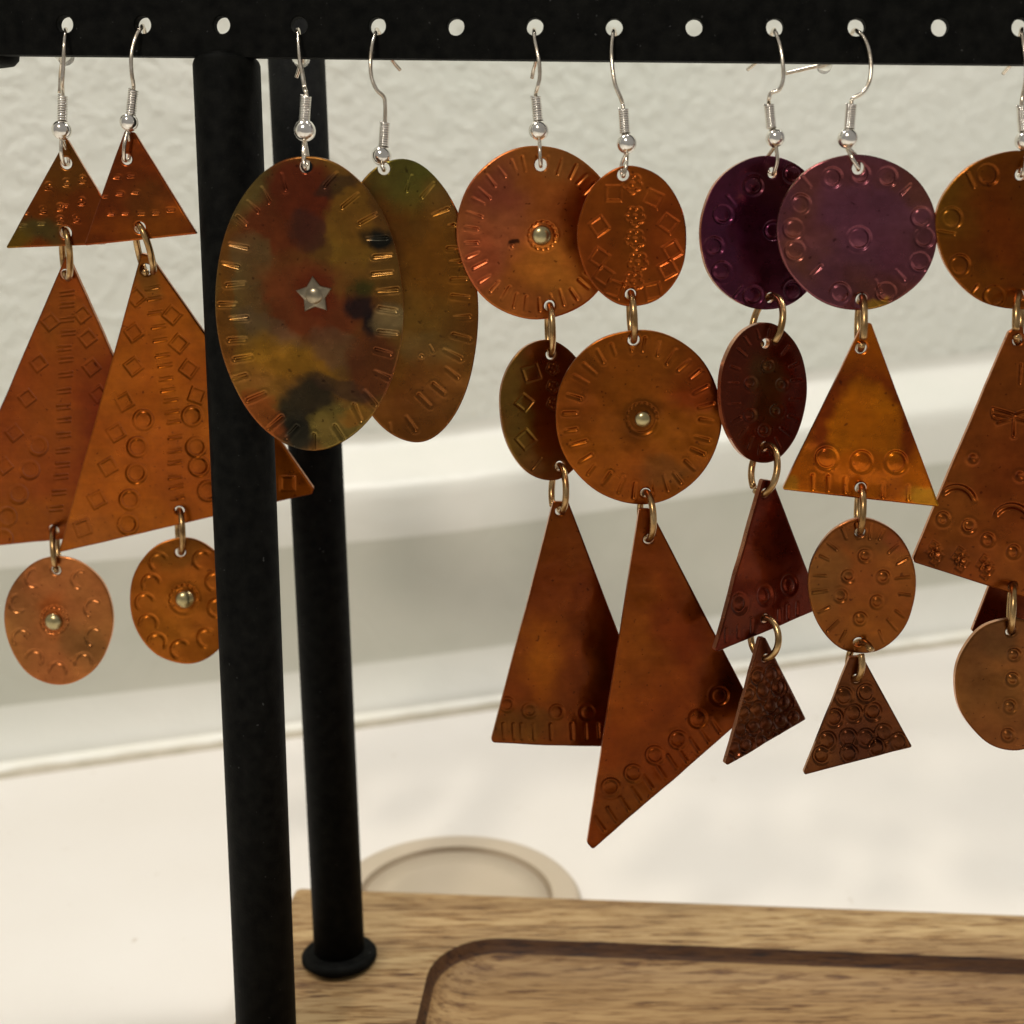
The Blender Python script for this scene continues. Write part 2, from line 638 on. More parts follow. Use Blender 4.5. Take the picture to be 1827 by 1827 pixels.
th = Z_CNT - Z_TRAY
loops = [tray_loop(.004, th + .0015), tray_loop(.0006, th + .0015), tray_loop(0, th + .002), tray_loop(0, -.0008), tray_loop(.0003, -.0002), tray_loop(.0009, 0)]
loops_in = [tray_loop(a_, b_, False) for a_, b_ in ((0, 0), (.0003, -.0006), (.0007, -.0018), (.0013, -.0028), (.0024, -.0038), (.0042, -.0047), (.0066, -.0053), (.0095, -.0057), (.0125, -.0058))]
allL = loops + loops_in
nl = len(allL[0])
V = [p for L in allL for p in L]
Fc = []; mi = []
for i in range(len(allL) - 1):
    for k in range(nl):
        l = (k + 1) % nl
        Fc.append((i * nl + k, i * nl + l, (i + 1) * nl + l, (i + 1) * nl + k))
        mi.append(1 if i in (6, 7, 8) else (2 if i > 8 else 0))  # upper recess wall gets the darker brown
ctr = len(V)
V.append(E0 + ex * TW / 2 + ey * TD / 2 + ZUP * -.0058)
for k in range(nl):
    Fc.append(((len(allL) - 1) * nl + k, (len(allL) - 1) * nl + (k + 1) % nl, ctr)); mi.append(2)
Fc.append(tuple(range(nl))); mi.append(0)
tray = mk("wooden_tray", V, Fc, M['wood'], stand, SO, smooth=True, mats=[M['wood'], M['dark_edge'], M['floor']], midx=mi)
es = tray.modifiers.new("split", 'EDGE_SPLIT'); es.split_angle = math.radians(35)
tray["label"] = "rectangular wooden tray base with a rounded recess"

# posts
PR = 0.00512


def post(p_top, p_bot, dome):
    ax = nrm(p_top - p_bot); L = np.linalg.norm(p_top - p_bot)
    pr = [(PR, 0.0), (PR, L * .5), (PR, L - (.0011 if dome else 0))]
    if dome:
        pr += [(PR * .96, L - .0005), (PR * .88, L - .0001), (PR * .5, L)]
    else:
        pr += [(PR, L), (PR * .5, L + .0003)]
    v, f = lathe(p_bot, ax, pr, 48)
    return mk("post", v, f, M['black'], stand, SO)


bar_bot = on(404, 102, -1.2)
pf_top = hit_plane(404, 104, B0 - NX * 3.2 * MM, NX)
pf_top_d = float(np.dot(pf_top, FW)) / MM
pf_b = U(475, 1827, F * 2 * PR / MM / 105.5)
pf_dir = nrm(pf_b - pf_top)
pf_bot = pf_top + pf_dir * ((Z_TRAY + .0018 - pf_top[2]) / pf_dir[2])
fp = post(pf_top, pf_bot, True)
pb_top0 = U(529, 108, F * 2 * PR / MM / 101.0)
pb_dir = nrm(pb_top0 - foot)
pb_top = pb_top0 + pb_dir * .030
bp = post(pb_top, foot + ZUP * .0018, False)
for P0, dr in ((foot, pb_dir), (np.array([pf_bot[0], pf_bot[1], Z_TRAY]), ZUP)):
    FR = .00765
    pr = [(FR - .0006, 0.00005), (FR, .0006), (FR, .0014), (FR - .0005, .0020), (FR - .0014, .0022), (PR + .0006, .00205), (PR + .0002, .0024), (PR - .001, .0026)]
    v, f = lathe(P0, dr, pr, 56)
    mk("post_flange", v, f, M['black'], stand, SO)

# perforated bar (plate with real holes)
hole_px = [(-26, 43), (115, 43), (254, 44), (395, 44), (533, 45), (673, 46), (813, 47), (954, 47), (1096, 48), (1239, 48), (1383, 48), (1529, 48), (1678, 48), (1822, 48)]
PT = 2.0 * MM
bl = on(-160, 96, 0); br_ = on(2150, 118, 0)
bu = nrm(br_ - bl); bv = nrm(ZUP - bu * np.dot(ZUP, bu)); bn = nrm(np.cross(bu, bv))
if np.dot(bn, NX) < 0: bn = -bn
BH = 0.0185
Lb = np.linalg.norm(br_ - bl)


def bar_hit(px, py):
    P = hit_plane(px, py, bl, bn)
    return np.dot(P - bl, bu), np.dot(P - bl, bv)


hc = [bar_hit(x, y) for x, y in hole_px]
p12 = (hc[-2][0] - hc[1][0]) / 11.0
hc += [(hc[-1][0] + p12, hc[-1][1])]
HRAD = 15.0 / F * .180
V = []; Fc = []
bounds = [0.0] + [(hc[i][0] + hc[i + 1][0]) / 2 for i in range(len(hc) - 1)] + [Lb]


def P2(u, v_, w):
    return bl + bu * u + bv * v_ + bn * w


KS = 40
for (hu, hv), u0, u1 in zip(hc, bounds[:-1], bounds[1:]):
    base = len(V)
    # outer rectangle ring points matched to KS angles
    ring_o = []; ring_i = []; ring_b = []
    for k in range(KS):
        an = 2 * math.pi * k / KS + math.pi / 4
        dx, dy = math.cos(an), math.sin(an)
        # ray to rectangle by side
        q = k // (KS // 4); tt = (k % (KS // 4)) / (KS // 4)
        cs = [(u1, BH), (u0, BH), (u0, 0), (u1, 0)]
        p, p2 = cs[q], cs[(q + 1) % 4]
        ring_o.append((p[0] + (p2[0] - p[0]) * tt, p[1] + (p2[1] - p[1]) * tt))
        ring_i.append((hu + HRAD * 1.10 * dx, hv + HRAD * 1.10 * dy))
        ring_b.append((hu + HRAD * dx, hv + HRAD * dy))
    for ring, w in ((ring_o, 0), (ring_i, 0), (ring_b, -.00022), (ring_b, -PT + .0002), (ring_i, -PT), (ring_o, -PT)):
        for (u, v_) in ring:
            V.append(P2(u, v_, w))
    for i in range(5):
        for k in range(KS):
            l = (k + 1) % KS
            Fc.append((base + i * KS + k, base + i * KS + l, base + (i + 1) * KS + l, base + (i + 1) * KS + k))
# bottom / top / end edges
for (va, vb) in ((0, 0), (BH, BH)):
    base = len(V)
    V += [P2(0, va, 0), P2(Lb, va, 0), P2(Lb, va, -PT), P2(0, va, -PT)]
    Fc.append((base, base + 1, base + 2, base + 3))
barob = mk("perforated_bar", V, Fc, M['black'], stand, SO, smooth=False)

# the corner end of the bar at the far left: a short upright rod end
ec = on(-24, 118, -4.2)
v, f = lathe(ec, ZUP, [(.0030, 0), (.0042, .00025), (.0049, .0010), (.0051, .0022), (.0051, .030)], 40)
mk("bar_end_rod", v, f, M['black'], stand, SO)
v, f = lathe(on(-60, 52, .6), UX, [(.0060, 0), (.0066, .0006), (.0066, .0064), (.0062, .0073), (.003, .0074)], 40)
# weld blob between bar and post
wbp = on(398, 101, -1.0)
v, f = lathe(wbp - ZUP * .0007, ZUP, [(.0008, 0), (.0021, .0002), (.0026, .0007), (.0022, .0012), (.0009, .0015)], 20)
v = wbp + (v - wbp) * 1.0
mk("weld", v, f, M['black'], stand, SO)


# ================================================================ pendants
def vnoise(x, y, sc, seed):
    g = np.random.RandomState(seed).rand(67, 67)
    X = x / sc; Y = y / sc
    xi = np.floor(X).astype(int); yi = np.floor(Y).astype(int)
    fx = X - xi; fy = Y - yi
    fx = fx * fx * (3 - 2 * fx); fy = fy * fy * (3 - 2 * fy)
    A = g[yi % 67, xi % 67]; B = g[yi % 67, (xi + 1) % 67]
    Cc = g[(yi + 1) % 67, xi % 67]; D = g[(yi + 1) % 67, (xi + 1) % 67]
    return (A * (1 - fx) + B * fx) * (1 - fy) + (Cc * (1 - fx) + D * fx) * fy - 0.5


def fbm(x, y, sc, seed):
    return vnoise(x, y, sc, seed) + .5 * vnoise(x, y, sc / 2.1, seed + 1) + .25 * vnoise(x, y, sc / 4.3, seed + 2)


def seg_d(x, y, x1, y1, x2, y2):
    dx, dy = x2 - x1, y2 - y1
    t = np.clip(((x - x1) * dx + (y - y1) * dy) / (dx * dx + dy * dy + 1e-9), 0, 1)
    return np.hypot(x - x1 - t * dx, y - y1 - t * dy)


def sm(a, b, x):
    t = np.clip((x - a) / (b - a), 0, 1)
    return t * t * (3 - 2 * t)


# stamps, all in photograph pixels (about 12 px to the millimetre); depth mm
def apply_stamps(h, x, y, stamps):
    def local(xa, ya, R_):
        return (np.abs(x - xa) < R_) & (np.abs(y - ya) < R_)
    for s in stamps:
        k = s[0]
        if k == 'bar':                        # chisel mark: flat-bottomed dent x1 y1 x2 y2 width depth
            _, x1, y1, x2, y2, w, dp = s
            m = local((x1 + x2) / 2, (y1 + y2) / 2, math.hypot(x2 - x1, y2 - y1) / 2 + w * 3)
            d_ = seg_d(x[m], y[m], x1, y1, x2, y2)
            L2 = (x2 - x1) ** 2 + (y2 - y1) ** 2 + 1e-9
            tt = np.clip(((x[m] - x1) * (x2 - x1) + (y[m] - y1) * (y2 - y1)) / L2, 0, 1)
            q = (math.sin(x1 * 12.9898 + y1 * 78.233) * 43758.5453) % 1.0
            if q > .5: tt = 1 - tt
            dv = dp * (.35 + .5 * q + (.9 - .5 * q) * tt)
            h[m] += -dv * (1 - sm(w * .18, w * .92, d_)) + dv * .14 * np.exp(-((d_ - w * 1.5) / (w * .5)) ** 2)
        elif k == 'ring':
            _, cx, cy, r, dp = s[:5]
            ky = s[5] if len(s) > 5 else 1.0
            m = local(cx, cy, r * 2 * max(1, ky))
            d_ = np.hypot((x[m] - cx), (y[m] - cy) / ky)
            g = -dp * (1 - sm(1.2, 4.2, np.abs(d_ - r)))
            ph = (math.sin(cx * 3.1 + cy * 1.7) * 99.7) % 6.28
            g *= .75 + .45 * np.cos(np.arctan2(y[m] - cy, x[m] - cx) - ph)
            g += dp * .55 * (1 - sm(0, r * .95, d_))
            g += dp * .15 * np.exp(-((d_ - r - 6) / 2.5) ** 2)
            h[m] += g
        elif k == 'sq':
            _, cx, cy, a_, ang, dp = s
            m = local(cx, cy, a_ * 2)
            ca, sa = math.cos(math.radians(ang)), math.sin(math.radians(ang))
            u = (x[m] - cx) * ca + (y[m] - cy) * sa; v_ = -(x[m] - cx) * sa + (y[m] - cy) * ca
            d_ = np.maximum(np.abs(u), np.abs(v_)) - a_ / 2
            ph = (math.sin(cx * 5.1 + cy * 2.7) * 99.7) % 6.28
            h[m] += -dp * (1 - sm(.8, 3.1, np.abs(d_))) * (.88 + .28 * np.cos(np.arctan2(v_, u) - ph)) - dp * .2 * (1 - sm(-2.5, 0, d_))
        elif k == 'arc':                      # cx cy r a0 a1 depth width
            _, cx, cy, r, a0, a1, dp, w = s
            m = local(cx, cy, r * 2)
            d_ = np.hypot(x[m] - cx, y[m] - cy)
            an = np.degrees(np.arctan2(y[m] - cy, x[m] - cx))
            am = (a0 + a1) / 2; half = (a1 - a0) / 2
            da = np.abs((an - am + 180) % 360 - 180)
            e = 1 - sm(half * .7, half, da)
            h[m] += -dp * e * (1 - sm(w * .3, w, np.abs(d_ - r)))
        elif k == 'dot':
            _, cx, cy, r, dp = s
            m = local(cx, cy, r * 3)
            d_ = np.hypot(x[m] - cx, y[m] - cy)
            h[m] += -dp * (1 - sm(0, r, d_)) + dp * .25 * np.exp(-((d_ - r * 1.15) / (r * .35)) ** 2)
        elif k == 'flower':
            _, cx, cy, r, dp = s
            for q in range(5):
                an = math.radians(72 * q + 20)
                h = apply_stamps(h, x, y, [('arc', cx + r * .62 * math.cos(an), cy + r * .62 * math.sin(an), r * .42, 72 * q + 20 - 120, 72 * q + 20 + 120, dp, 2.6)])
            h = apply_stamps(h, x, y, [('dot', cx, cy, r * .35, dp)])
        elif k == 'lattice':
            _, cx, cy, r, dp = s
            for q, (ax, ay) in enumerate(((0, -1.5), (-.8, -.4), (.7, -.5), (-.1, .5), (.9, .6), (0.05, 1.6))):
                h = apply_stamps(h, x, y, [('sq', cx + ax * r, cy + ay * r, r * 1.15, 35, dp)])
    return h


def poly_sdf(X, Y, poly):
    n = len(poly)
    D = np.full(X.shape, 1e9); ins = np.zeros(X.shape, bool)
    for i in range(n):
        x1, y1 = poly[i]; x2, y2 = poly[(i + 1) % n]
        dx, dy = x2 - x1, y2 - y1
        t = np.clip(((X - x1) * dx + (Y - y1) * dy) / (dx * dx + dy * dy + 1e-18), 0, 1)
        D = np.minimum(D, (X - x1 - t * dx) ** 2 + (Y - y1 - t * dy) ** 2)
        cond = (y1 > Y) != (y2 > Y)
        with np.errstate(divide='ignore', invalid='ignore'):
            xi = dx * (Y - y1) / (dy if dy != 0 else 1e-18) + x1
        ins ^= cond & (X < xi)
    D = np.sqrt(D)
    return np.where(ins, -D, D)


def ellipse(cx, cy, rx, ry, rot=0, wob=.006, seed=0, n=84):
    rs = np.random.RandomState(seed + 11)
    ph = rs.rand(4) * 6.28
    out = []
    for i in range(n):
        a_ = 2 * math.pi * i / n
        k = 1 + wob * (math.sin(2 * a_ + ph[0]) * .5 + math.sin(3 * a_ + ph[1]) * .7 + .5 * math.sin(5 * a_ + ph[2]) + .4 * math.sin(9 * a_ + ph[3]))
        x, y = rx * k * math.cos(a_), ry * k * math.sin(a_)
        c_, s_ = math.cos(math.radians(rot)), math.sin(math.radians(rot))
        out.append((cx + x * c_ - y * s_, cy + x * s_ + y * c_))
    return out


def rounded(pts, r):
    out = []
    n = len(pts)
    rs_ = r if isinstance(r, (list, tuple)) else [r] * n
    for i in range(n):
        p = np.array(pts[i], float); a_ = np.array(pts[i - 1], float); b_ = np.array(pts[(i + 1) % n], float)
        da = nrm(a_ - p); db = nrm(b_ - p)
        half = math.acos(np.clip(np.dot(da, db), -1, 1)) / 2
        tl = rs_[i] / math.tan(half)
        A = p + da * tl; B = p + db * tl
        cc = p + nrm(da + db) * (rs_[i] / math.sin(half))
        a0 = math.atan2(*(A - cc)[::-1]); a1 = math.atan2(*(B - cc)[::-1])
        dd = (a1 - a0 + math.pi) % (2 * math.pi) - math.pi
        for q in range(6):
            an = a0 + dd * q / 5
            out.append((cc[0] + rs_[i] * math.cos(an), cc[1] + rs_[i] * math.sin(an)))
    return out


GAIN = np.array([1.05, 0.985, 0.42])
DEEP = 1.45
STEP = 0.115
plate_count = [0]


class Plate:
    def __init__(self, name, parent, origin, outline, center, off, yaw=0, pitch=0, holes=(), stamps=(), base=(140, 80, 40),
                 blobs=(), thick=0.78, mat='copper', seed=0, k=1.0, gv=None, soft=.5, wamp=1.0, bend=0.0, warp=0.22, mott=0.10, label=None):
        plate_count[0] += 1
        self.soft = soft; self.wamp = wamp
        seed = seed or plate_count[0] * 17
        self.g = (GAIN if gv is None else np.array(gv)) * k
        cy_, sy_ = math.cos(math.radians(yaw)), math.sin(math.radians(yaw))
        cp_, sp_ = math.cos(math.radians(pitch)), math.sin(math.radians(pitch))
        eu = UX * cy_ - NX * sy_; n1 = NX * cy_ + UX * sy_
        ev = ZUP * cp_ + n1 * sp_; n = n1 * cp_ - ZUP * sp_
        P = on(center[0], center[1], off)
        self.P, self.eu, self.ev, self.n = P, eu, ev, n
        loc = np.array([self.uv(x, y) for x, y in outline])       # mm
        ppm = F / (np.dot(P, FW) / MM)
        self.ppm = ppm
        hl = [(*self.uv(x, y), r / ppm) for (x, y, r) in holes]
        lo = loc.min(0) - STEP * 2; hi = loc.max(0) + STEP * 2
        us = np.arange(lo[0], hi[0], STEP); vs = np.arange(lo[1], hi[1], STEP)
        Ug, Vg = np.meshgrid(us, vs)

        def sdf(a_, b_):
            d_ = poly_sdf(a_, b_, loc)
            for (hu, hv, hr) in hl:
                d_ = np.maximum(d_, hr - np.hypot(a_ - hu, b_ - hv))
            return d_
        D = sdf(Ug, Vg)
        cen = (D[:-1, :-1] + D[1:, :-1] + D[:-1, 1:] + D[1:, 1:]) / 4
        keep = cen < 0
        ny, nx = D.shape
        cnt = np.zeros((ny, nx), int)
        for dy in (0, 1):
            for dx in (0, 1):
                cnt[dy:ny - 1 + dy, dx:nx - 1 + dx] += keep
        used = cnt > 0; bnd = used & (cnt < 4)
        for it in range(2):
            gx = (sdf(Ug[bnd] + .02, Vg[bnd]) - sdf(Ug[bnd] - .02, Vg[bnd])) / .04
            gy = (sdf(Ug[bnd], Vg[bnd] + .02) - sdf(Ug[bnd], Vg[bnd] - .02)) / .04
            dd = sdf(Ug[bnd], Vg[bnd])
            g2 = np.maximum(gx * gx + gy * gy, .3)
            Ug[bnd] -= dd * gx / g2; Vg[bnd] -= dd * gy / g2
        idx = -np.ones((ny, nx), int)
        idx[used] = np.arange(used.sum())
        u = Ug[used]; v = Vg[used]
        D2 = sdf(u, v)
        W = P[None] + (eu[None] * u[:, None] + ev[None] * v[:, None]) * MM
        px, py = project(W)
        h = np.zeros_like(u)
        h = apply_stamps(h, px, py, stamps) * DEEP * sm(.03, .35, -D2)
        hw = warp * fbm(px, py, 120, seed) * 2.2 + .22 * warp * fbm(px, py, 34, seed + 5)
        cxm = (u - u.mean()) / max(1e-6, (u.max() - u.min()) / 2)
        hw += -bend * cxm ** 2
        edge = .14 * (1 - np.clip(-D2 / .28, 0, 1)) ** 2
        ht_ = h + hw - edge
        hb = -thick + h * .7 + hw + edge * .6
        Vf = W + n[None] * ht_[:, None] * MM
        Vb = W + n[None] * hb[:, None] * MM
        a_ = idx[:-1, :-1][keep]; b_ = idx[:-1, 1:][keep]; c_ = idx[1:, 1:][keep]; d_ = idx[1:, :-1][keep]
        Q = np.stack([a_, b_, c_, d_], 1)
        nf = len(u)
        # boundary edges
        E = np.concatenate([Q[:, [0, 1]], Q[:, [1, 2]], Q[:, [2, 3]], Q[:, [3, 0]]])
        key = E.min(1).astype(np.int64) * (nf + 1) + E.max(1)
        un, inv, ct = np.unique(key, return_inverse=True, return_counts=True)
        be = E[ct[inv] == 1]
        Qb = Q[:, ::-1] + nf
        ub, binv = np.unique(be, return_inverse=True)
        binv = binv.reshape(be.shape)
        s0 = 2 * nf; s1 = 2 * nf + len(ub)
        Qs = np.stack([binv[:, 1] + s0, binv[:, 0] + s0, binv[:, 0] + s1, binv[:, 1] + s1], 1)
        Vall = np.concatenate([Vf, Vb, Vf[ub], Vb[ub]])
        Qall = np.concatenate([Q, Qb, Qs])
        col = self.colours(px, py, base, blobs, seed, mott)
        ecol = np.clip(col[ub] * .6 + np.array(s2l((222, 176, 142))) * .75, 0, .9)
        cols = np.concatenate([col, col, ecol, ecol])
        ob = mk(name, Vall, Qall, M[mat], parent, origin)
        at = ob.data.color_attributes.new("patina", 'FLOAT_COLOR', 'POINT')
        at.data.foreach_set("color", np.concatenate([cols, np.ones((len(cols), 1))], 1).astype(np.float32).ravel())
        if label: ob["label"] = label
        self.ob = ob
        self.origin = origin

    def uv(self, x, y):
        Q = hit_plane(x, y, self.P, self.n) - self.P
        return np.dot(Q, self.eu) / MM, np.dot(Q, self.ev) / MM

    def pos(self, x, y, lift=0.0):
        return hit_plane(x, y, self.P, self.n) + self.n * lift * MM

    def colours(self, px, py, base, blobs, seed, mott):
        base = s2l(base)
        col = np.tile(base, (len(px), 1)).astype(float)
        A_ = self.wamp
        wx = px + A_ * 34 * fbm(px, py, 62, seed + 21) + 8 * fbm(px, py, 14, seed + 51); wy = py + A_ * 34 * fbm(px, py, 62, seed + 31) + 8 * fbm(px, py, 14, seed + 61)
        for bl_ in blobs:
            cx, cy, rx, ry, ang, c_, k = bl_[:7]
            soft = bl_[7] if len(bl_) > 7 else self.soft
            ca, sa = math.cos(math.radians(ang)), math.sin(math.radians(ang))
            u = ((wx - cx) * ca + (wy - cy) * sa) / rx; v_ = (-(wx - cx) * sa + (wy - cy) * ca) / ry
            m = k * (1 - sm(1 - soft, 1 + soft, np.hypot(u, v_)))
            col = col * (1 - m[:, None]) + s2l(c_)[None] * m[:, None]
        n1 = fbm(px, py, 75, seed + 3)[:, None]; n2 = fbm(px, py, 18, seed + 9)[:, None]
        col = col * (1 + mott * 2.2 * n1 + mott * .9 * n2)
        hue = fbm(px, py, 95, seed + 41)[:, None]
        col = col * np.array([[1, 1, 1]]) + col * hue * np.array([[.05, .22, .10]])
        return np.clip(col * self.g[None], .0008, .95)

    def rivet(self, x, y, r_px, mat='rivet', name="rivet"):
        r = r_px / self.ppm * MM
        c0 = self.pos(x, y, -.1)
        pr = [(r * math.sin(a_) if a_ > .02 else .00001, (.0001 + r * .62 * math.cos(a_))) for a_ in np.linspace(math.pi / 2, .02, 9)]
        pr = [(r * .98, -.0001), (r, .00005)] + pr[1:]
        v, f = lathe(c0, self.n, pr, 32)
        o = mk(name, v - 0, f, M[mat], self.ob, None)
        # child of the plate object: plate has the empty's frame, so subtract it
        o.data.transform(Matrix.Translation(-Vector(self.origin)))
        return o

    def star(self, x, y, r_px):
        r = r_px / self.ppm * MM
        V = []; n_ = 10
        for (k_, w) in ((1.0, -.0002), (1.0, .00022), (.93, .00036), (.5, .00042)):
            for i in range(n_):
                an = math.pi / 2 + 2 * math.pi * i / n_ + .05
                rr = (r if i % 2 == 0 else r * .60) * (k_ if k_ > .6 else 1)
                if k_ <= .6: rr = r * .42
                V.append(self.pos(x, y, 0) + (self.eu * math.cos(an) + self.ev * math.sin(an)) * rr + self.n * w)
        Fc = []
        for i in range(3):
            for k_ in range(n_):
                Fc.append((i * n_ + k_, i * n_ + (k_ + 1) % n_, (i + 1) * n_ + (k_ + 1) % n_, (i + 1) * n_ + k_))
        Fc.append(tuple(3 * n_ + k_ for k_ in range(n_)))
        V = np.array(V) - self.origin
        o = mk("star_washer", V, Fc, M['star'], self.ob, None, smooth=False)
        return o


def radial(cx, cy, rx, ry, n, a0=0, L=22, inset=10, w=3.2, dp=.10, seed=1, skip=(), kx=.5):
    rs = np.random.RandomState(seed)
    out = []
    for i in range(n):
        a_ = math.radians(a0 + 360 * i / n + (rs.rand() - .5) * 90 / n)
        if any(abs((math.degrees(a_) - s_ + 180) % 360 - 180) < 7 for s_ in skip):
            continue
        i0 = inset + rs.rand() * 5; l_ = L * (.8 + .4 * rs.rand())
        x1 = cx + (rx - i0) * math.cos(a_); y1 = cy + (ry - i0) * math.sin(a_)
        aa = a_ + (rs.rand() - .5) * .25
        x2 = x1 - l_ * math.cos(aa); y2 = y1 - l_ * math.sin(aa)
        out.append(('bar', x1, y1, x2, y2, w, dp * (.7 + .6 * rs.rand())))
    return out


def hook(parent, O, bead, r_bead, coil_b, coil_t, wire, tail, plate, hole, off, stopper=None, side=0):
    """wire: list of (x, y, off) from the coil top to the bar hole; tail goes on behind the bar."""
    pb = on(bead[0], bead[1], off)
    # wire path
    pts = [on(bead[0], bead[1], off), on(*coil_b, off), on(*coil_t, off)] + [on(x, y, o_) for x, y, o_ in wire] + [on(x, y, o_) for x, y, o_ in tail]
    v, f = tube(spline(pts, 9), .00030, 10)
    w = mk("ear_wire", v, f, M['wire'], parent, O)
    rb = r_bead / F * float(np.dot(pb, FW))
    ax = nrm(on(*coil_t, off) - on(*coil_b, off))
    pr = [(max(rb * math.sin(a_), .0002), -rb * math.cos(a_)) for a_ in np.linspace(.12, math.pi - .12, 20)]
    v, f = lathe(pb, ax, pr, 32)
    mk("bead", v, f, M['silver'], parent, O)
    # coil
    c0 = on(*coil_b, off); c1 = on(*coil_t, off)
    L = np.linalg.norm(c1 - c0)
    X = nrm(np.cross(ax, NX)); Y = np.cross(ax, X)
    turns = 10.5
    hp = []
    for t in np.linspace(0, 1, int(turns * 18)):
        an = t * turns * 2 * math.pi
        hp.append(c0 + ax * L * t + (X * math.cos(an) + Y * math.sin(an)) * .00064)
    v, f = tube(np.array(hp), .000165, 7)
    mk("coil", v, f, M['silver'], parent, O)
    # loop that carries the first pendant
    hp0 = plate.pos(*hole)
    top = pb - ax * rb * .8
    lat = UX * side * MM
    low = hp0 + ZUP * .00012
    pts = [top, top * .45 + low * .55 + NX * .0011 + lat * .4, low + NX * .0009 - ZUP * .0001 + lat * .2, low - ZUP * .00035,
           low - NX * .0009 - ZUP * .0001 - lat * .3, top * .45 + low * .55 - NX * .0011 - lat, top + ZUP * .0001]
    v, f = tube(spline(pts, 8), .00029, 10)
    mk("loop", v, f, M['wire'], parent, O)
    if stopper:
        sx, sy, so, sr = stopper
        v, f = lathe(on(sx, sy, so), nrm(NX + ZUP * .4), [(.0004, -.0012), (sr, -.0010), (sr * 1.05, 0), (sr, .0010), (.0004, .0013)], 24)
        mk("rubber_stopper", v, f, M['clear'], parent, O)


def ring(parent, O, PA, HA, PB, HB, rot=18, gap=200, wr=.00054, flare=0.0):
    a_ = PA.pos(*HA, -.3); b_ = PB.pos(*HB, -.3)
    mid_ = (a_ + b_) / 2
    ax = nrm(a_ - b_); R_ = np.linalg.norm(a_ - b_) / 2 + .00010
    los = -nrm(mid_); dep = nrm(los - ax * np.dot(los, ax)); side = nrm(np.cross(dep, ax))
    if np.dot(side, UX) < 0: side = -side
    d2 = dep * math.cos(math.radians(rot)) + side * math.sin(math.radians(rot))
    rb = min(R_, .0034) * .88
    pts = []
    for t in np.linspace(math.radians(gap + 7), math.radians(gap + 353), 44):
        sh = side * flare * .0006 * (t - math.radians(gap + 180)) / math.pi
        pts.append(mid_ + ax * R_ * math.cos(t) + d2 * rb * math.sin(t) + sh)
    v, f = tube(np.array(pts), wr, 12)
    return mk("jump_ring", v, f, M['ring'], parent, O)


def earring(label, hx, hy=48):
    O = on(hx, 57, 0)
    e = empty("earring", O, label, "earring", "stamped copper dangle earrings on the black bar")
    return e, O


OCH = (150, 84, 34)

# ---------------- earring at the far left (behind its partner)
e, O = earring("leftmost earring, its long triangle cut by the photo edge above a riveted oval", 115)
T1 = Plate("triangle_pendant", e, O, rounded([(119, 246), (10, 443), (188, 436), (180, 350)], 2.5), (105, 350), -1.6, 4, 2,
           holes=[(118, 291, 10.5), (117, 415, 11)],
           stamps=[('bar', x / 2.947 - 5, y / 2.947 - 3, x / 2.947 + 5, y / 2.947 - 3, 3.2, .13) for x, y in
                   ((258, 1000), (350, 982), (435, 965), (135, 1132), (228, 1125), (318, 1112), (343, 1090), (430, 1080), (125, 1195), (220, 1185), (318, 1178), (403, 1170))]
                  + [('ring', x / 2.947, y / 2.947 - 8, 5, .07) for x, y in ((258, 1000), (350, 982), (435, 965), (228, 1125), (318, 1112), (430, 1080), (318, 1178), (403, 1170))],
           base=(128, 66, 26), blobs=[(70, 410, 45, 22, 0, (88, 84, 62), .8), (35, 430, 30, 20, 0, (120, 96, 40), .8), (120, 290, 40, 40, 0, (120, 82, 40), .6), (150, 380, 40, 50, 0, (135, 58, 24), .6)], mat='gloss')
lad = [(118, 520), (118, 541), (117, 567), (120, 591), (113, 618), (117, 638), (117, 664), (114, 693), (113, 722), (114, 745), (113, 772), (112, 800), (111, 826), (108, 847), (105, 875), (100, 903)]
st = []
for (x, y) in lad:
    st += [('bar', x - 11, y + 1.5, x + 12, y - 1, 2.3, .10), ('bar', x - 11, y + 8.5, x + 12, y + 6, 2.3, .08)]
st += [('sq', x, y, 22, -38, .10) for x, y in ((88, 575), (145, 562), (155, 604), (68, 648), (163, 655), (48, 710), (25, 772), (7, 831), (176, 703))]
st += [('ring', x, y, 15, .11) for x, y in ((68, 796), (53, 838), (32, 882), (12, 922), (5, 962))]
T2 = Plate("long_triangle_pendant", e, O, rounded([(118, 452), (225, 690), (230, 950), (-95, 984), (-90, 940)], [4, 6, 6, 5, 4]), (110, 760), -13.5, -3, 14,
           k=.64, holes=[(116, 491, 9.5), (96, 945, 10)], stamps=st, base=(158, 78, 34),
           blobs=[(190, 760, 45, 160, 8, (122, 40, 16), .75, .6), (60, 930, 90, 50, 0, (165, 92, 34), .7), (100, 560, 50, 60, 0, (150, 84, 34), .6)])
O1 = Plate("oval_pendant", e, O, ellipse(104, 1107, 96.5, 115, -3, seed=5), (104, 1107), -14.5, 2, -2, k=1.25, gv=(1.12,1.1,.85), holes=[(99, 1017, 9.5)],
           stamps=[('arc', x, y, 15, a0, a0 + 230, .13, 4) for x, y, a0 in ((61, 1031, 60), (143, 1034, 80), (166, 1085, 100), (168, 1136, 90), (149, 1181, 150), (103, 1197, 160), (61, 1176, 180), (38, 1138, 120), (33, 1076, 40))]
                  + [('ring', 97, 1106, 23, .10)] + [('dot', 97 + 23 * math.cos(q), 1106 + 23 * math.sin(q), 3.5, .08) for q in np.linspace(0, 6.28, 17)],
           base=(150, 92, 54), blobs=[(150, 1150, 26, 60, -30, (118, 78, 46), .7), (30, 1080, 30, 70, 0, (128, 84, 50), .6), (100, 1100, 32, 32, 0, (150, 76, 30), .7)])
O1.rivet(96, 1109, 16)
ring(e, O, T1, (117, 415), T2, (116, 491), 12, 200)
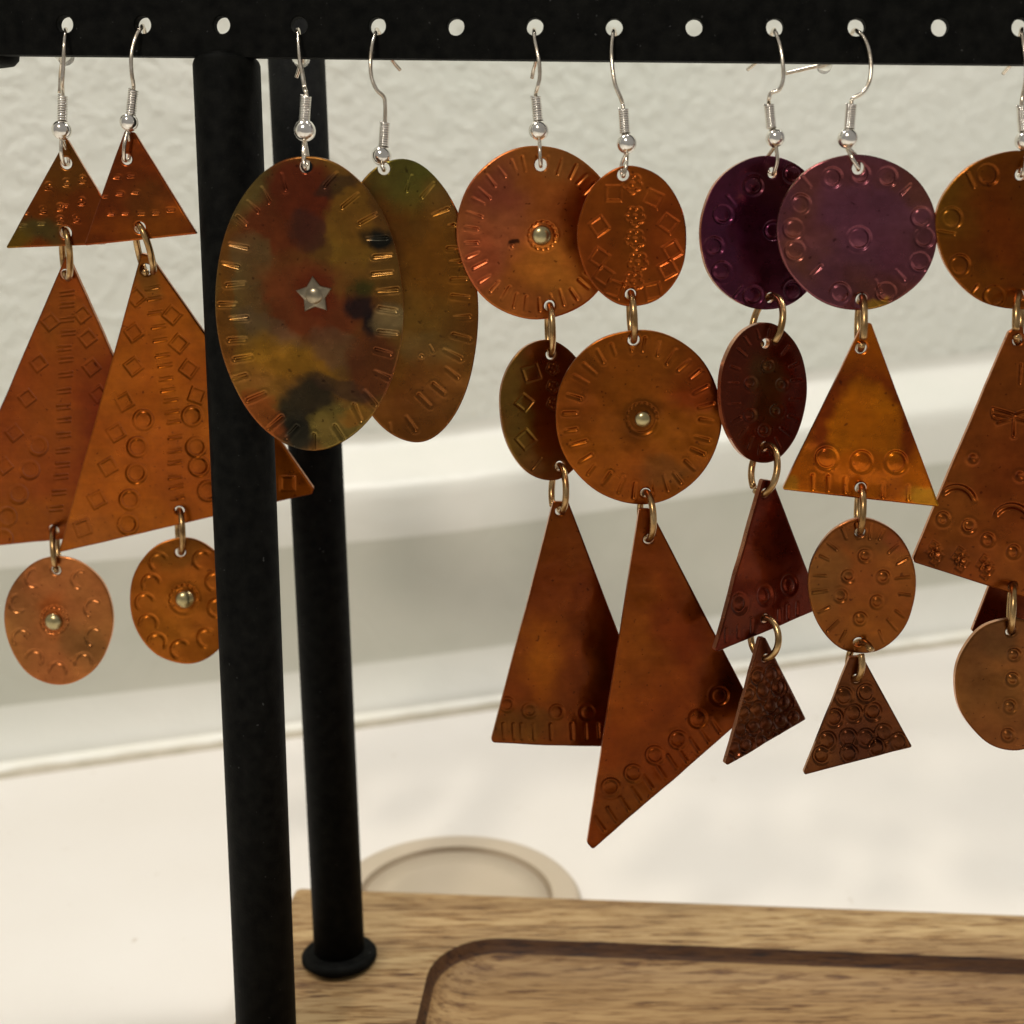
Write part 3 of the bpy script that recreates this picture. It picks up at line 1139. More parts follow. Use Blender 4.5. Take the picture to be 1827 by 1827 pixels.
ring(e, O, T2, (96, 945), O1, (99, 1017), -8, 160)
hook(e, O, (110, 232), 17.5, (111, 216), (112, 170), [(111, 150, 1.5), (113, 120, 1.8), (114, 95, 1.8), (115, 75, 1.4), (117, 58, .2)],
     [(117, 53, -2), (115, 75, -4.5), (112, 100, -7), (108, 130, -8.5), (106, 166, -9)], T1, (118, 291), 0, stopper=(114, 98, -7, .0013))

# ---------------- second earring, half hidden by the front post
e, O = earring("earring whose long amber triangle and riveted oval pass behind the front post", 254)
T1 = Plate("triangle_pendant", e, O, rounded([(222, 233), (240, 236), (352, 417), (149, 438)], [2.5, 4, 2, 2.5]), (240, 350), .6, 3, -3,
           holes=[(226, 284, 9.5), (249, 406, 10.5)],
           stamps=[('bar', x / 2.947 - 5, y / 2.947 - 3, x / 2.947 + 5, y / 2.947 - 3, 3.0, .12) for x, y in
                   ((612, 942), (690, 936), (550, 1042), (628, 1030), (710, 1022), (583, 1136), (658, 1133), (745, 1133), (820, 1130), (900, 1115))],
           base=(132, 60, 26), blobs=[(250, 400, 110, 34, -4, (150, 78, 28), .8), (225, 340, 50, 40, 0, (118, 58, 30), .6), (270, 350, 40, 30, 30, (110, 62, 34), .6)], mat='gloss')
lad = [(272, 515), (276, 534), (277, 560), (283, 585), (286, 609), (290, 636), (295, 654), (296, 678), (300, 698), (305, 716), (308, 736), (311, 754), (313, 782), (312, 807), (312, 828), (313, 854), (315, 871), (317, 891)]
st = []
for (x, y) in lad:
    st += [('bar', x - 12, y + 2, x + 11, y - 2, 2.4, .11), ('bar', x - 11, y - 4, x + 11, y - 8, 2.0, .04)]
st += [('sq', x, y, 24, a_, .10) for x, y, a_ in ((243, 530, -40), (307, 562, 40), (319, 613, -50), (337, 658, 35), (238, 594, -35), (238, 654, -37), (222, 717, -30), (207, 772, -32), (193, 833, -30), (173, 892, -28), (147, 943, -20), (513, 863, 0), (352, 705, 20))]
st += [('ring', x, y, 16, .13) for x, y in ((256, 749), (245, 798), (243, 845), (231, 892), (228, 936), (343, 742), (350, 798), (355, 833), (371, 877))]
T2 = Plate("long_triangle_pendant", e, O, rounded([(252, 452), (268, 456), (560, 872), (556, 882), (104, 987)], [3, 5, 3, 3, 3]), (320, 750), -11.5, 9, 15,
           k=.70, holes=[(261, 481, 10), (320, 912, 9)], stamps=st, base=(164, 88, 28),
           blobs=[(340, 850, 60, 90, 0, (150, 78, 26), .6), (150, 950, 60, 40, 0, (150, 82, 50), .6), (262, 490, 34, 30, 0, (120, 82, 44), .7), (290, 640, 30, 90, 0, (168, 94, 24), .6)], seed=71)
O1 = Plate("oval_pendant", e, O, ellipse(327, 1072, 95, 113, -4, seed=8), (327, 1072), -15.5, 16, -2, k=1.2, holes=[(322, 985, 9)],
           stamps=[('arc', x, y, 15.5, a0, a0 + 240, .14, 4.2) for x, y, a0 in ((284, 1003, 110), (270, 1041, 130), (259, 1075, 120), (265, 1113, 160), (280, 1146, 170), (322, 1159, 100), (369, 1139, 80), (362, 999, 90), (384, 1038, 90), (388, 1085, 70))]
                  + [('ring', 328, 1070, 23, .10)] + [('dot', 328 + 25 * math.cos(q), 1069 + 25 * math.sin(q), 3.5, .10) for q in np.linspace(3, 6.28, 9)],
           base=(150, 82, 36), blobs=[(300, 1100, 60, 60, 0, (160, 92, 40), .6), (330, 980, 60, 26, 0, (110, 70, 34), .7)])
O1.rivet(330, 1069, 17)
ring(e, O, T1, (249, 406), T2, (261, 481), 14, 150, flare=.8)
ring(e, O, T2, (320, 912), O1, (322, 985), 8, 200)
hook(e, O, (230, 218), 16.5, (233, 205), (238, 160), [(238, 150, 1.4), (235, 130, 1.8), (234, 106, 1.9), (237, 84, 1.5), (244, 62, .9), (252, 50, .1)],
     [(255, 46, -2), (258, 56, -4), (262, 78, -6)], T1, (226, 284), 1.0)

# ---------------- big oval with star
e, O = earring("large mottled oval earring with a star rivet, hanging in front of the posts", 533)
zl = [(440, 220, 462, 300), (328, 295, 370, 370), (250, 370, 310, 425), (195, 455, 245, 495), (150, 605, 250, 625), (110, 710, 200, 730), (135, 830, 235, 820), (95, 937, 185, 935),
      (155, 1015, 250, 1010), (150, 1135, 240, 1130), (180, 1240, 270, 1225), (155, 1355, 240, 1330), (250, 1470, 345, 1430), (365, 1625, 440, 1560), (470, 1675, 525, 1615),
      (620, 1660, 620, 1740), (735, 1610, 785, 1685), (840, 1495, 880, 1580), (900, 1420, 960, 1490), (955, 1310, 1040, 1350), (960, 1190, 1040, 1215), (975, 1090, 1075, 1100),
      (980, 960, 1070, 975), (970, 865, 1080, 855), (940, 770, 1050, 760), (950, 675, 1045, 665), (910, 575, 1020, 570), (870, 490, 960, 440), (775, 400, 860, 330), (680, 285, 745, 215)]
st = [('bar', 360 + a_ / 3.096, 240 + b_ / 3.096, 360 + c_ / 3.096, 240 + d_ / 3.096, 4.6, .17) for a_, b_, c_, d_ in zl]
BIG = [(455, 640, 90, 170, 0, (132, 92, 34), .7, .6), (455, 350, 68, 56, -20, (112, 94, 52), .95, .18), (540, 335, 66, 54, 30, (110, 46, 26), .95),
       (495, 410, 85, 58, -25, (116, 52, 28), .92, .35), (440, 470, 45, 50, 0, (116, 94, 62), .7), (545, 415, 30, 36, 0, (84, 50, 42), .75), (625, 410, 46, 84, 0, (140, 102, 38), .95, .18),
       (600, 335, 40, 16, -20, (60, 46, 36), .7), (555, 540, 112, 74, 15, (124, 62, 34), .92, .3), (561, 527, 40, 38, 0, (114, 40, 20), .6, .4), (440, 560, 40, 60, 0, (112, 92, 58), .6), (480, 595, 60, 26, 30, (116, 92, 70), .6),
       (505, 645, 88, 34, 18, (156, 110, 34), .9, .4), (600, 625, 60, 34, 20, (122, 88, 62), .7), (665, 650, 50, 60, 0, (108, 56, 30), .85), (640, 500, 40, 34, 0, (132, 92, 40), .7),
       (680, 428, 30, 18, 0, (30, 30, 26), 1, .5), (644, 512, 20, 16, 0, (58, 66, 30), .8, .6), (648, 548, 24, 22, 30, (44, 32, 34), .95, .5), (664, 575, 14, 26, -10, (38, 30, 34), .9, .5), (692, 566, 26, 28, 0, (138, 118, 84), .9, .4),
       (545, 735, 52, 62, 20, (50, 44, 32), .97, .3), (530, 775, 26, 34, 0, (44, 42, 34), .9, .5), (605, 690, 60, 18, 10, (70, 52, 40), .75), (612, 765, 60, 46, -25, (120, 106, 52), .97, .2), (630, 735, 30, 20, -20, (150, 104, 38), .7),
       (470, 745, 46, 30, 50, (146, 74, 30), .8), (500, 800, 20, 22, 0, (70, 54, 36), .6), (400, 560, 16, 140, 0, (128, 78, 26), .7)]
P = Plate("oval_pendant", e, O, ellipse(551, 541, 168, 263, -2.2, .004, seed=3, n=110), (551, 541), 8.3, 3, 3, k=1.0, soft=.26, wamp=.6, gv=(1.14,1.08,.9), holes=[(546, 297, 11)], stamps=st, base=(120, 84, 38), blobs=BIG,
          thick=1.0, mat='gloss', warp=.14, bend=.5, mott=.13, label="oval with heat patina in rust, olive and black")
P.star(561, 527, 34)
P.rivet(561, 527, 17, mat='star')
hook(e, O, (544, 233), 19, (543, 218), (546, 171), [(543, 155, 5.5), (539, 130, 4.5), (535, 108, 3.6), (533, 85, 2.4), (532, 64, .9), (531, 57, .1)],
     [(532, 54, -2), (536, 80, -4.5), (537, 108, -6.5), (533, 125, -7.2), (529, 138, -7.6)], P, (546, 297), 7, stopper=(536, 101, -5.5, .0013))

# ---------------- plain greenish oval behind it
e, O = earring("large olive brown oval earring without star, tucked behind the star-riveted oval", 673)
zl = [(1130, 310, 1160, 230), (1215, 345, 1280, 270), (1275, 445, 1360, 410), (1365, 505, 1395, 500), (1360, 628, 1420, 625), (1375, 705, 1440, 700), (1380, 800, 1460, 800), (1385, 890, 1475, 900), (1395, 1010, 1480, 1005),
      (1390, 1105, 1480, 1130), (1340, 1190, 1430, 1235), (1350, 1290, 1415, 1340), (1280, 1380, 1340, 1430), (1200, 1440, 1260, 1500), (1130, 1560, 1180, 1630), (1040, 1600, 1045, 1680)]
st = [('bar', 360 + a_ / 3.096, 240 + b_ / 3.096, 360 + c_ / 3.096, 240 + d_ / 3.096, 4.4, .14) for a_, b_, c_, d_ in zl]
st += [('bar', 767, 616, 773, 628, 2, .10), ('dot', 752, 635, 4, .12)]
P = Plate("oval_pendant", e, O, ellipse(726, 536, 127, 253, -4, .005, seed=14, n=110), (726, 536), 1.6, 12, 5, k=1.0, gv=(1.25,1.0,.6), holes=[(685, 301, 10.5)], stamps=st, base=(116, 78, 30),
          blobs=[(720, 300, 85, 70, 0, (98, 104, 54), .9, .6), (800, 370, 50, 40, 0, (124, 96, 60), .6), (780, 480, 50, 90, 0, (134, 92, 32), .7), (745, 590, 70, 60, 0, (124, 98, 50), .7), (760, 625, 40, 26, 0, (130, 112, 76), .6),
                 (750, 740, 110, 60, 0, (104, 64, 26), .8), (805, 690, 60, 70, 0, (120, 80, 42), .6)], thick=1.0, mat='gloss', warp=.14, mott=.12)
hook(e, O, (681, 278), 17.5, (684, 262), (687, 218), [(687, 184, 3), (684, 172, 3.2), (672, 160, 3.4), (663, 138, 3.2), (661, 110, 2.8), (664, 82, 1.8), (669, 62, .5), (671, 57, -.3)],
     [(674, 54, -2.5), (686, 82, -5), (700, 108, -7), (714, 125, -8.2)], P, (685, 301), 2.6, side=.3)

# ---------------- orange circle / oval / triangle
e, O = earring("orange disc earring with brass rivet, over a dark oval and a plain long triangle", 954)
P1 = Plate("disc_pendant", e, O, ellipse(960, 415, 146, 155, 0, .006, seed=21), (960, 415), -.6, 13, 6, k=1.25, gv=(1.15,1.0,.7), holes=[(965, 294, 11), (981, 546, 10)],
           stamps=radial(960, 415, 146, 155, 34, 4, 24, 13, 3.6, .12, 3) + [('ring', 968, 420, 23, .12)] + [('dot', 968 + 25 * math.cos(q), 420 + 25 * math.sin(q), 3.5, .08) for q in np.linspace(0, 6.28, 17)] + [('dot', 914, 439, 4, .15)],
           base=(158, 92, 44), blobs=[(870, 400, 60, 130, 8, (152, 92, 66), .8, .6), (880, 330, 50, 40, -40, (128, 66, 56), .7), (860, 460, 30, 60, 0, (156, 80, 54), .6), (985, 480, 60, 50, 0, (176, 110, 44), .7), (1060, 420, 60, 100, 0, (118, 58, 22), .7, .5),
                                      (940, 540, 80, 26, 0, (130, 76, 38), .6), (1010, 290, 60, 30, 20, (130, 86, 50), .6), (914, 438, 8, 7, 0, (40, 20, 12), .9, .4)])
P1.rivet(966, 420, 18)
P2_ = Plate("oval_pendant", e, O, ellipse(978, 732, 82, 126, -3, .006, seed=22), (978, 732), -2.6, 30, 2, holes=[(984, 632, 10), (999, 832, 9.5)],
            stamps=[('sq', 949, 666, 26, -18, .13), ('sq', 937, 719, 22, 38, .12), ('sq', 939, 785, 25, 50, .12), ('bar', 950, 838, 966, 818, 2.4, .1), ('flower', 987, 657, 11, .08), ('flower', 988, 689, 11, .08), ('flower', 989, 720, 11, .08)],
            base=(110, 60, 30), blobs=[(915, 730, 28, 110, 4, (120, 98, 62), .6, .6), (1010, 690, 40, 90, 0, (96, 42, 20), .6, .7), (950, 820, 60, 30, 0, (104, 70, 46), .6)], bend=.35)
P3 = Plate("triangle_pendant", e, O, rounded([(988, 895), (1014, 895), (1184, 1337), (876, 1326)], [4, 4, 3, 6]), (1030, 1180), -3.6, 16, 2,
           holes=[(999, 912, 8)], stamps=[('ring', x, y, 11, .08) for x, y in ((905, 1258), (945, 1268), (993, 1270), (1048, 1272))] + [('bar', x, 1292, x + 1, 1318, 4, .11) for x in (898, 916, 930, 952, 982, 1020, 1045, 1068)],
           base=(112, 54, 20), blobs=[(965, 1190, 40, 70, 0, (150, 82, 22), .8, .7), (1060, 1200, 60, 140, -12, (104, 46, 18), .5, .8), (1000, 1000, 30, 80, 0, (116, 58, 22), .6), (930, 1300, 70, 26, 0, (88, 56, 26), .7)], warp=.22, bend=.3)
ring(e, O, P1, (981, 546), P2_, (984, 632), 7, 200)
ring(e, O, P2_, (999, 832), P3, (999, 912), 18, 220, flare=.8)
hook(e, O, (961, 233), 18, (960, 216), (956, 172), [(957, 163, 1.5), (960, 152, 2), (963, 136, 2), (962, 112, 2), (958, 90, 1.6), (954, 70, .8), (953, 58, .1)],
     [(953, 54, -2), (955, 80, -4.5), (956, 108, -6), (952, 124, -6.8), (949, 140, -7.2)], P1, (965, 294), .6)

# ---------------- oval / circle / long triangle in front
e, O = earring("earring with square-stamped oval, riveted orange disc and lowest, longest triangle", 1096)
sqs = [(1095, 345, 0), (1166, 355, 25), (1069, 404, -35), (1192, 399, 35), (1069, 460, 35), (1199, 447, -30), (1077, 492, 35), (1191, 481, -28), (1096, 516, 20), (1165, 520, -12)]
P1 = Plate("oval_pendant", e, O, ellipse(1128, 422, 97, 126, -3, .008, seed=31), (1128, 422), 3.4, 5, 6, holes=[(1112, 312, 10.5), (1125, 525, 10)],
           stamps=[('sq', x, y, 26, a_, .13) for x, y, a_ in sqs] + [('flower', x, y, 17, .11) for x, y in ((1128, 328), (1133, 386), (1133, 427), (1138, 468), (1130, 503))],
           base=(150, 76, 34), blobs=[(1130, 430, 60, 60, 0, (130, 66, 26), .6), (1190, 430, 40, 80, 0, (144, 62, 32), .6), (1070, 500, 40, 40, 0, (120, 58, 24), .5)])
P2_ = Plate("disc_pendant", e, O, ellipse(1140, 744, 148, 156, 0, .007, seed=32), (1140, 744), 2.8, 7, 6, k=.72, holes=[(1131, 607, 10.5), (1152, 880, 9.5)],
            stamps=radial(1140, 744, 148, 156, 28, 4, 24, 13, 4.0, .13, 5) + [('ring', 1145, 747, 26, .12)] + [('dot', 1146 + 27 * math.cos(q), 746 + 27 * math.sin(q), 3.4, .08) for q in np.linspace(2.5, 6.28, 12)],
            base=(164, 88, 34), blobs=[(1060, 820, 60, 60, 0, (166, 92, 30), .7), (1250, 690, 50, 60, 0, (148, 58, 24), .7), (1040, 680, 50, 60, 0, (146, 80, 34), .6), (1145, 748, 40, 40, 0, (120, 64, 24), .8), (1200, 850, 50, 30, 0, (128, 84, 56), .6), (1170, 640, 70, 40, 0, (152, 82, 36), .6),
                                       (1235, 790, 60, 40, 0, (172, 98, 30), .6)])
P2_.rivet(1147, 748, 15)
bars = [(1070, 1471), (1091, 1455), (1114, 1436), (1135, 1419), (1156, 1396), (1179, 1378), (1198, 1359), (1217, 1347), (1238, 1329), (1256, 1313), (1276, 1296)]
P3 = Plate("triangle_pendant", e, O, rounded([(1141, 908), (1160, 908), (1346, 1266), (1058, 1517), (1048, 1505)], [4, 5, 4, 5, 5]), (1170, 1230), 1.4, 14, 2,
           k=.85, gv=(1.15,.8,.3), holes=[(1157, 962, 9)], stamps=[('bar', x - 7, y - 12, x + 8, y + 11, 4.4, .14) for x, y in bars]
           + [('ring', x, y, 14, .14) for x, y in ((1090, 1405), (1130, 1380), (1168, 1347), (1209, 1319), (1245, 1282), (1284, 1242))],
           base=(124, 68, 24), blobs=[(1130, 1120, 40, 100, 8, (132, 78, 26), .7), (1210, 1100, 46, 80, -20, (114, 52, 18), .6), (1280, 1230, 46, 50, 0, (104, 52, 22), .5), (1110, 1430, 60, 60, 0, (112, 74, 38), .6), (1190, 1230, 40, 60, 0, (130, 72, 24), .5)], warp=.22)
ring(e, O, P1, (1125, 525), P2_, (1131, 607), 6, 210)
ring(e, O, P2_, (1152, 880), P3, (1157, 962), 20, 200)
hook(e, O, (1118, 256), 18, (1115, 238), (1112, 194), [(1111, 186, 3), (1107, 174, 3.1), (1098, 152, 3.1), (1093, 124, 2.6), (1091, 96, 1.9), (1092, 74, .9), (1094, 58, .1)],
     [(1096, 54, -2), (1100, 75, -4.5), (1102, 95, -6)], P1, (1112, 312), 3.6, side=.5)

# ---------------- dark purple disc, four tiers
e, O = earring("four-tier earring under the darker, narrower purple disc, small scaled triangle at its foot", 1383)
P1 = Plate("disc_pendant", e, O, ellipse(1367, 416, 117, 137, 0, .007, seed=41), (1367, 416), -1.2, 28, 2, gv=(2,1.9,1.8), holes=[(1377, 308, 9.5), (1374, 531, 9.5)],
           stamps=[('ring', x, y, 15, .17) for x, y in ((1343, 332), (1414, 310), (1289, 383), (1273, 440), (1287, 484), (1343, 528), (1417, 519), (1380, 411))] + [('bar', 1298, 350, 1310, 366, 4, .13), ('bar', 1308, 532, 1323, 512, 4, .13)],
           base=(62, 22, 40), blobs=[(1400, 330, 50, 40, 0, (70, 34, 36), .6), (1330, 400, 50, 60, 0, (58, 20, 44), .7)], mat='gloss')
P2_ = Plate("oval_pendant", e, O, ellipse(1364, 701, 77, 125, 2, .006, seed=42), (1364, 701), 1.0, 30, 2, k=1.5, holes=[(1368, 613, 9), (1365, 797, 9)],
            stamps=[('ring', x, y, 8.5, .12) for x, y in ((1371, 653), (1341, 684), (1396, 686), (1339, 741), (1386, 733), (1364, 768))] + radial(1364, 701, 77, 125, 20, 8, 19, 9, 2.8, .12, 9, skip=(90, 270)),
            base=(72, 26, 14), blobs=[(1365, 690, 34, 60, 0, (64, 44, 26), .8), (1420, 700, 26, 80, 0, (70, 18, 10), .6), (1330, 800, 40, 40, 0, (84, 36, 16), .5)], mat='gloss', thick=1.1)
P3 = Plate("triangle_pendant", e, O, rounded([(1362, 856), (1380, 858), (1468, 1086), (1276, 1166)], [4, 4, 3, 4]), (1368, 1040), 3.4, 30, 2,
           k=1.35, holes=[(1366, 880, 8.5), (1366, 1104, 8.5)], stamps=[('ring', 1320, 1078, 11, .15, 1.35), ('ring', 1365, 1063, 11, .15, 1.35), ('ring', 1409, 1044, 11, .15, 1.35)]
           + [('bar', x, y - 12, x, y + 10, 3.2, .12) for x, y in ((1296, 1135), (1318, 1128), (1342, 1118), (1390, 1100), (1407, 1094), (1424, 1088))],
           base=(82, 24, 10), blobs=[(1360, 1010, 40, 50, 0, (92, 34, 12), .7), (1400, 960, 30, 60, 0, (62, 14, 8), .6), (1310, 1110, 40, 30, 0, (66, 28, 14), .6)], mat='gloss', thick=1.1)
sc = []
for r_, (y0, xs) in enumerate([(1205, (1352, 1378)), (1232, (1335, 1362, 1388)), (1262, (1328, 1352, 1376, 1400)), (1292, (1322, 1344, 1368, 1394, 1418)), (1322, (1310, 1332, 1360, 1384)), (1344, (1302, 1324))]):
    sc += [('ring', x, y0 + (x - 1365) * -.22, 10.5, .17, 1.2) for x in xs]
P4 = Plate("small_triangle_pendant", e, O, rounded([(1356, 1138), (1366, 1138), (1439, 1284), (1292, 1369)], [4, 4, 3, 4]), (1364, 1270), 3.6, 32, 4,
           k=1.7, holes=[(1366, 1174, 8)], stamps=sc, base=(66, 30, 16), blobs=[(1360, 1300, 60, 50, 0, (52, 22, 12), .6), (1330, 1250, 30, 50, 0, (84, 46, 24), .5)], mat='gloss', thick=.9)
ring(e, O, P1, (1374, 531), P2_, (1368, 613), 38, 170, flare=1.2)
ring(e, O, P2_, (1365, 797), P3, (1366, 880), 42, 230)
ring(e, O, P3, (1366, 1104), P4, (1366, 1174), 50, 300)
hook(e, O, (1383, 246), 17, (1376, 229), (1372, 186), [(1372, 176, 1.6), (1376, 166, 1.8), (1390, 160, 2), (1397, 142, 2.2), (1397, 118, 2.2), (1393, 88, 1.6), (1387, 66, .7), (1383, 57, .1)],
     [(1380, 54, -2), (1368, 80, -5), (1350, 110, -8), (1334, 124, -10)], P1, (1377, 308), .6, side=1.0)

# ---------------- plum disc in front, four tiers
e, O = earring("four-tier earring with the wider plum disc over an amber triangle", 1529)
e["label"] = "four-tier earring with the wider, brighter plum disc above a glossy amber triangle"
P1 = Plate("disc_pendant", e, O, ellipse(1530, 414, 142.5, 139, 0, .006, seed=51), (1530, 414), 4.2, 6, 6, gv=(1.7,1.5,1.25), holes=[(1531, 300, 11), (1537, 534, 10.5)],
           stamps=[('ring', x, y, 16, .14) for x, y in ((1485, 317), (1534, 311), (1583, 316), (1429, 365), (1416, 409), (1419, 448), (1643, 388), (1648, 424), (1640, 468), (1499, 523), (1580, 522))] + [('ring', 1532, 425, 19, .16)]
                  + [('bar', 1432, 316, 1446, 334, 4.6, .12), ('bar', 1608, 346, 1624, 330, 4.6, .14), ('bar', 1448, 492, 1466, 476, 4.6, .13), ('bar', 1598, 482, 1612, 498, 4.6, .12), ('bar', 1562, 500, 1570, 520, 4, .1)],
           base=(92, 52, 66), blobs=[(1435, 400, 40, 90, 0, (100, 58, 44), .85, .5), (1530, 390, 90, 80, 0, (96, 54, 76), .75, .7), (1500, 310, 80, 26, 0, (92, 48, 52), .6), (1590, 520, 90, 40, 20, (84, 46, 40), .8), (1562, 541, 32, 14, -8, (130, 96, 36), .95, .25),
                                     (1660, 400, 20, 80, 0, (76, 42, 46), .6), (1620, 340, 40, 30, 30, (96, 56, 44), .7)], mat='gloss')
P2_ = Plate("triangle_pendant", e, O, rounded([(1541, 575), (1555, 577), (1677, 905), (1396, 874)], [3.5, 4, 3, 3]), (1540, 780), 5.4, 3, 4, k=1.5, wamp=.3, gv=(1.2,.98,.12), holes=[(1537, 621, 10.5), (1536, 871, 10.5)],
            stamps=[('ring', x, y, 17.5, .16) for x, y in ((1475, 818), (1537, 824), (1598, 824))] + [('bar', x, y - 13, x, y + 11, 4.6, .15) for x, y in ((1450, 862), (1478, 864), (1508, 866), (1575, 876), (1620, 880))],
            base=(148, 82, 18), blobs=[(1540, 770, 98, 128, 0, (100, 42, 10), .95, .2), (1542, 785, 66, 104, 0, (152, 90, 20), .95, .16), (1540, 845, 140, 36, 4, (146, 78, 16), .85, .4), (1540, 640, 60, 30, 0, (128, 66, 18), .6, .6),
                                       (1410, 868, 22, 18, 0, (140, 98, 62), .9, .3), (1655, 890, 46, 22, 20, (136, 100, 56), .95, .25), (1600, 866, 30, 16, 0, (110, 56, 14), .6), (1530, 700, 20, 20, 0, (150, 88, 24), .5)], mat='gloss')
P3 = Plate("oval_pendant", e, O, ellipse(1539, 1046, 96, 121, 0, .007, seed=53), (1539, 1046), 7.0, 3, 7, holes=[(1535, 950, 9.5), (1532, 1147, 9.5)],
           stamps=[('ring', x, y, 9.5, .15) for x, y in ((1543, 992), (1514, 1029), (1576, 1030), (1500, 1064), (1565, 1075), (1535, 1105))] + radial(1539, 1046, 96, 121, 20, 10, 22, 6, 3.0, .12, 12, skip=(90, 270)),
           base=(128, 74, 42), blobs=[(1470, 1040, 30, 60, 0, (118, 80, 56), .7), (1530, 970, 60, 22, 0, (98, 62, 38), .7), (1600, 960, 30, 24, 0, (120, 60, 46), .6), (1570, 1100, 60, 40, 0, (134, 74, 34), .5)], thick=.8)
z = [(935, 1255), (1080, 1235), (875, 1395), (1000, 1365), (1125, 1355), (830, 1545), (965, 1525), (1080, 1525), (1195, 1495), (1150, 1590), (970, 1630), (790, 1640), (1295, 1550)]
P4 = Plate("small_triangle_pendant", e, O, rounded([(1517, 1174), (1540, 1172), (1628, 1333), (1432, 1385)], [4, 5, 3, 4]), (1530, 1290), 6.4, 8, 5, holes=[(1529, 1212, 8.5)],
           stamps=[('ring', 1250 + a_ / 3.654, 900 + b_ / 3.654, 13.5, .19, 1.05) for a_, b_ in z], base=(92, 48, 24),
           blobs=[(1530, 1340, 80, 40, 0, (66, 32, 18), .7), (1460, 1350, 40, 40, 0, (104, 60, 34), .6)], mat='gloss', thick=.8)
ring(e, O, P1, (1537, 534), P2_, (1537, 621), 9, 150)
ring(e, O, P2_, (1536, 871), P3, (1535, 950), 8, 190)
ring(e, O, P3, (1532, 1147), P4, (1529, 1212), 34, 60, flare=1.5)
hook(e, O, (1512, 247), 18, (1515, 230), (1519, 186), [(1519, 180, 4.6), (1524, 174, 4.6), (1540, 165, 4.6), (1551, 145, 4.2), (1554, 118, 3.6), (1550, 88, 2.6), (1541, 66, 1.2), (1531, 57, .1)],
     [(1522, 56, -2), (1505, 90, -6), (1478, 112, -9), (1440, 122, -11), (1402, 131, -12.5)], P1, (1531, 300), 5, stopper=(1472, 114, -9.6, .0011), side=-.9)

# ---------------- right edge, big triangle with dragonfly
e, O = earring("brown disc earring by the right edge, its big triangle stamped with dragonfly and crescents", 1822)
P1 = Plate("disc_pendant", e, O, ellipse(1815, 411, 143, 142, 0, .010, seed=61), (1815, 411), 1.4, 10, 6, holes=[(1821, 311, 10.5), (1821, 528, 10)],
           stamps=[('ring', x, y, 17, .15) for x, y in ((1762, 312), (1698, 389), (1711, 473), (1774, 529), (1870, 315))] + [('bar', 1727, 310, 1738, 334, 4.4, .15), ('bar', 1672, 413, 1702, 418, 4.4, .15), ('bar', 1727, 530, 1744, 510, 4.4, .15)],
           base=(128, 74, 26), blobs=[(1700, 360, 50, 60, 30, (126, 84, 34), .8), (1790, 430, 60, 120, 0, (116, 50, 16), .7, .6), (1740, 500, 50, 30, 0, (134, 76, 22), .6)])
st = [('dot', 1736, 818, 9, .22), ('dot', 1820, 849, 9, .22), ('arc', 1708, 902, 32, -150, -5, .36, 7), ('arc', 1806, 937, 34, -160, -10, .36, 7)]
st += [('ring', x, y, 9.5, .16) for x, y in ((1683, 926), (1729, 939), (1762, 963), (1808, 984))]
st += [('lattice', x, y, 9, .13) for x, y in ((1667, 987), (1713, 998), (1757, 1011))]
st += [('bar', 1809, 740, 1809, 778, 3.4, .26), ('bar', 1770, 728, 1806, 739, 3.2, .24), ('bar', 1773, 740, 1804, 745, 2.6, .2), ('bar', 1780, 754, 1805, 747, 3.0, .22), ('arc', 1782, 736, 13, 60, 230, .2, 3), ('bar', 1848, 728, 1812, 739, 3.2, .24), ('bar', 1840, 754, 1813, 747, 3.0, .22), ('bar', 1821, 650, 1820, 684, 3, .2)]
P2_ = Plate("large_triangle_pendant", e, O, rounded([(1800, 592), (1822, 578), (1990, 1118), (1632, 1004), (1630, 996)], [4, 6, 4, 4, 4]), (1790, 870), 2.4, 8, 4, k=1.1, holes=[(1816, 607, 9.5), (1808, 1046, 9)],
            stamps=st, base=(126, 64, 32), blobs=[(1810, 860, 60, 90, 0, (112, 50, 24), .7), (1700, 900, 50, 80, 0, (130, 72, 38), .6), (1680, 990, 60, 30, 0, (98, 52, 28), .6)], thick=.8, warp=.14)
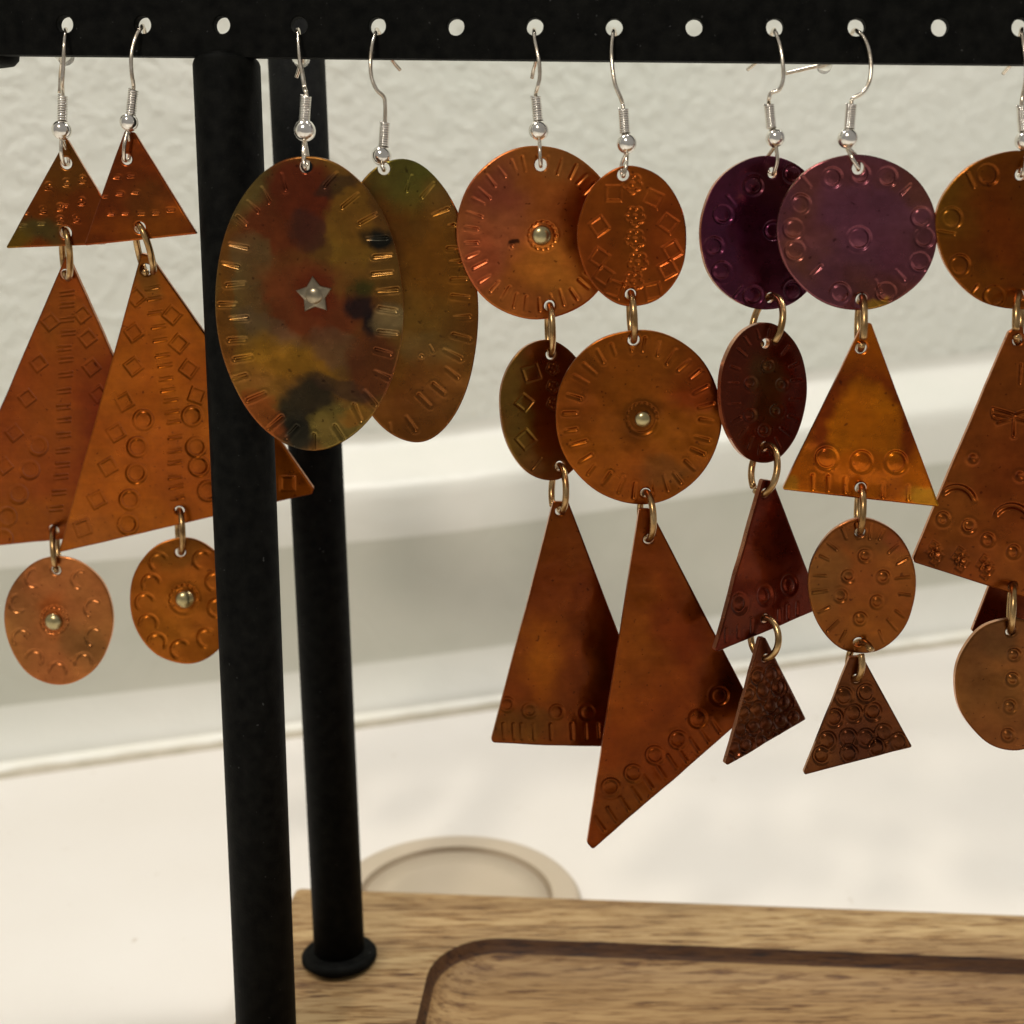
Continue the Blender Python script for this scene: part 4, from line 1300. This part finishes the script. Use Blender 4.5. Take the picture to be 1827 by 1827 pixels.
P3 = Plate("oval_pendant", e, O, ellipse(1806, 1221, 98, 118, 0, .012, seed=63), (1806, 1221), 2.6, 10, 2, holes=[(1804, 1126, 9.5)],
           stamps=[('ring', x, y, 9, .16) for x, y in ((1810, 1169), (1808, 1213), (1802, 1261), (1797, 1311))],
           k=1.0, gv=(1.0,.85,.5), base=(128, 82, 50), blobs=[(1770, 1140, 60, 30, -20, (88, 62, 42), .7), (1740, 1200, 30, 60, 0, (120, 78, 50), .6), (1780, 1290, 60, 30, 0, (128, 80, 48), .5)], thick=.9, bend=.3)
ring(e, O, P1, (1821, 528), P2_, (1816, 607), -7, 150)
ring(e, O, P2_, (1808, 1046), P3, (1804, 1126), 4, 200)
hook(e, O, (1829, 251), 18, (1826, 234), (1823, 188), [(1825, 170, 2), (1829, 150, 2.2), (1831, 118, 2), (1827, 85, 1.4), (1823, 58, .1)],
     [(1822, 54, -2), (1815, 90, -6), (1803, 115, -9), (1790, 131, -11)], P1, (1821, 311), 2.2)

# ---------------- partner of the last one, all but a corner outside the picture
e, O = earring("mostly cropped earring at the right edge, one dark corner showing behind the dragonfly triangle", 1970)
P1 = Plate("disc_pendant", e, O, ellipse(1985, 411, 135, 142, 0, .008, seed=71), (1985, 411), -4.0, 10, 2, holes=[(1975, 311, 10), (1980, 528, 10)], base=(120, 66, 28))
P2_ = Plate("large_triangle_pendant", e, O, rounded([(1938, 592), (1952, 592), (2080, 1040), (1733, 1129)], [4, 4, 4, 3]), (1880, 950), -6.0, 8, 2, holes=[(1946, 615, 9), (1850, 1075, 9)], base=(96, 38, 18), thick=.8)
P3 = Plate("oval_pendant", e, O, ellipse(1925, 1260, 92, 118, 0, .01, seed=73), (1925, 1260), -5.4, 8, 2, holes=[(1912, 1165, 9)], base=(110, 62, 34))
ring(e, O, P1, (1980, 528), P2_, (1946, 615), 10, 150)
ring(e, O, P2_, (1850, 1075), P3, (1912, 1165), 4, 200)
hook(e, O, (1970, 251), 18, (1970, 234), (1971, 188), [(1972, 160, -1), (1976, 118, 1), (1973, 85, 1), (1969, 58, .1)], [(1968, 54, -2), (1962, 90, -5), (1958, 110, -7)], P1, (1975, 311), -3)
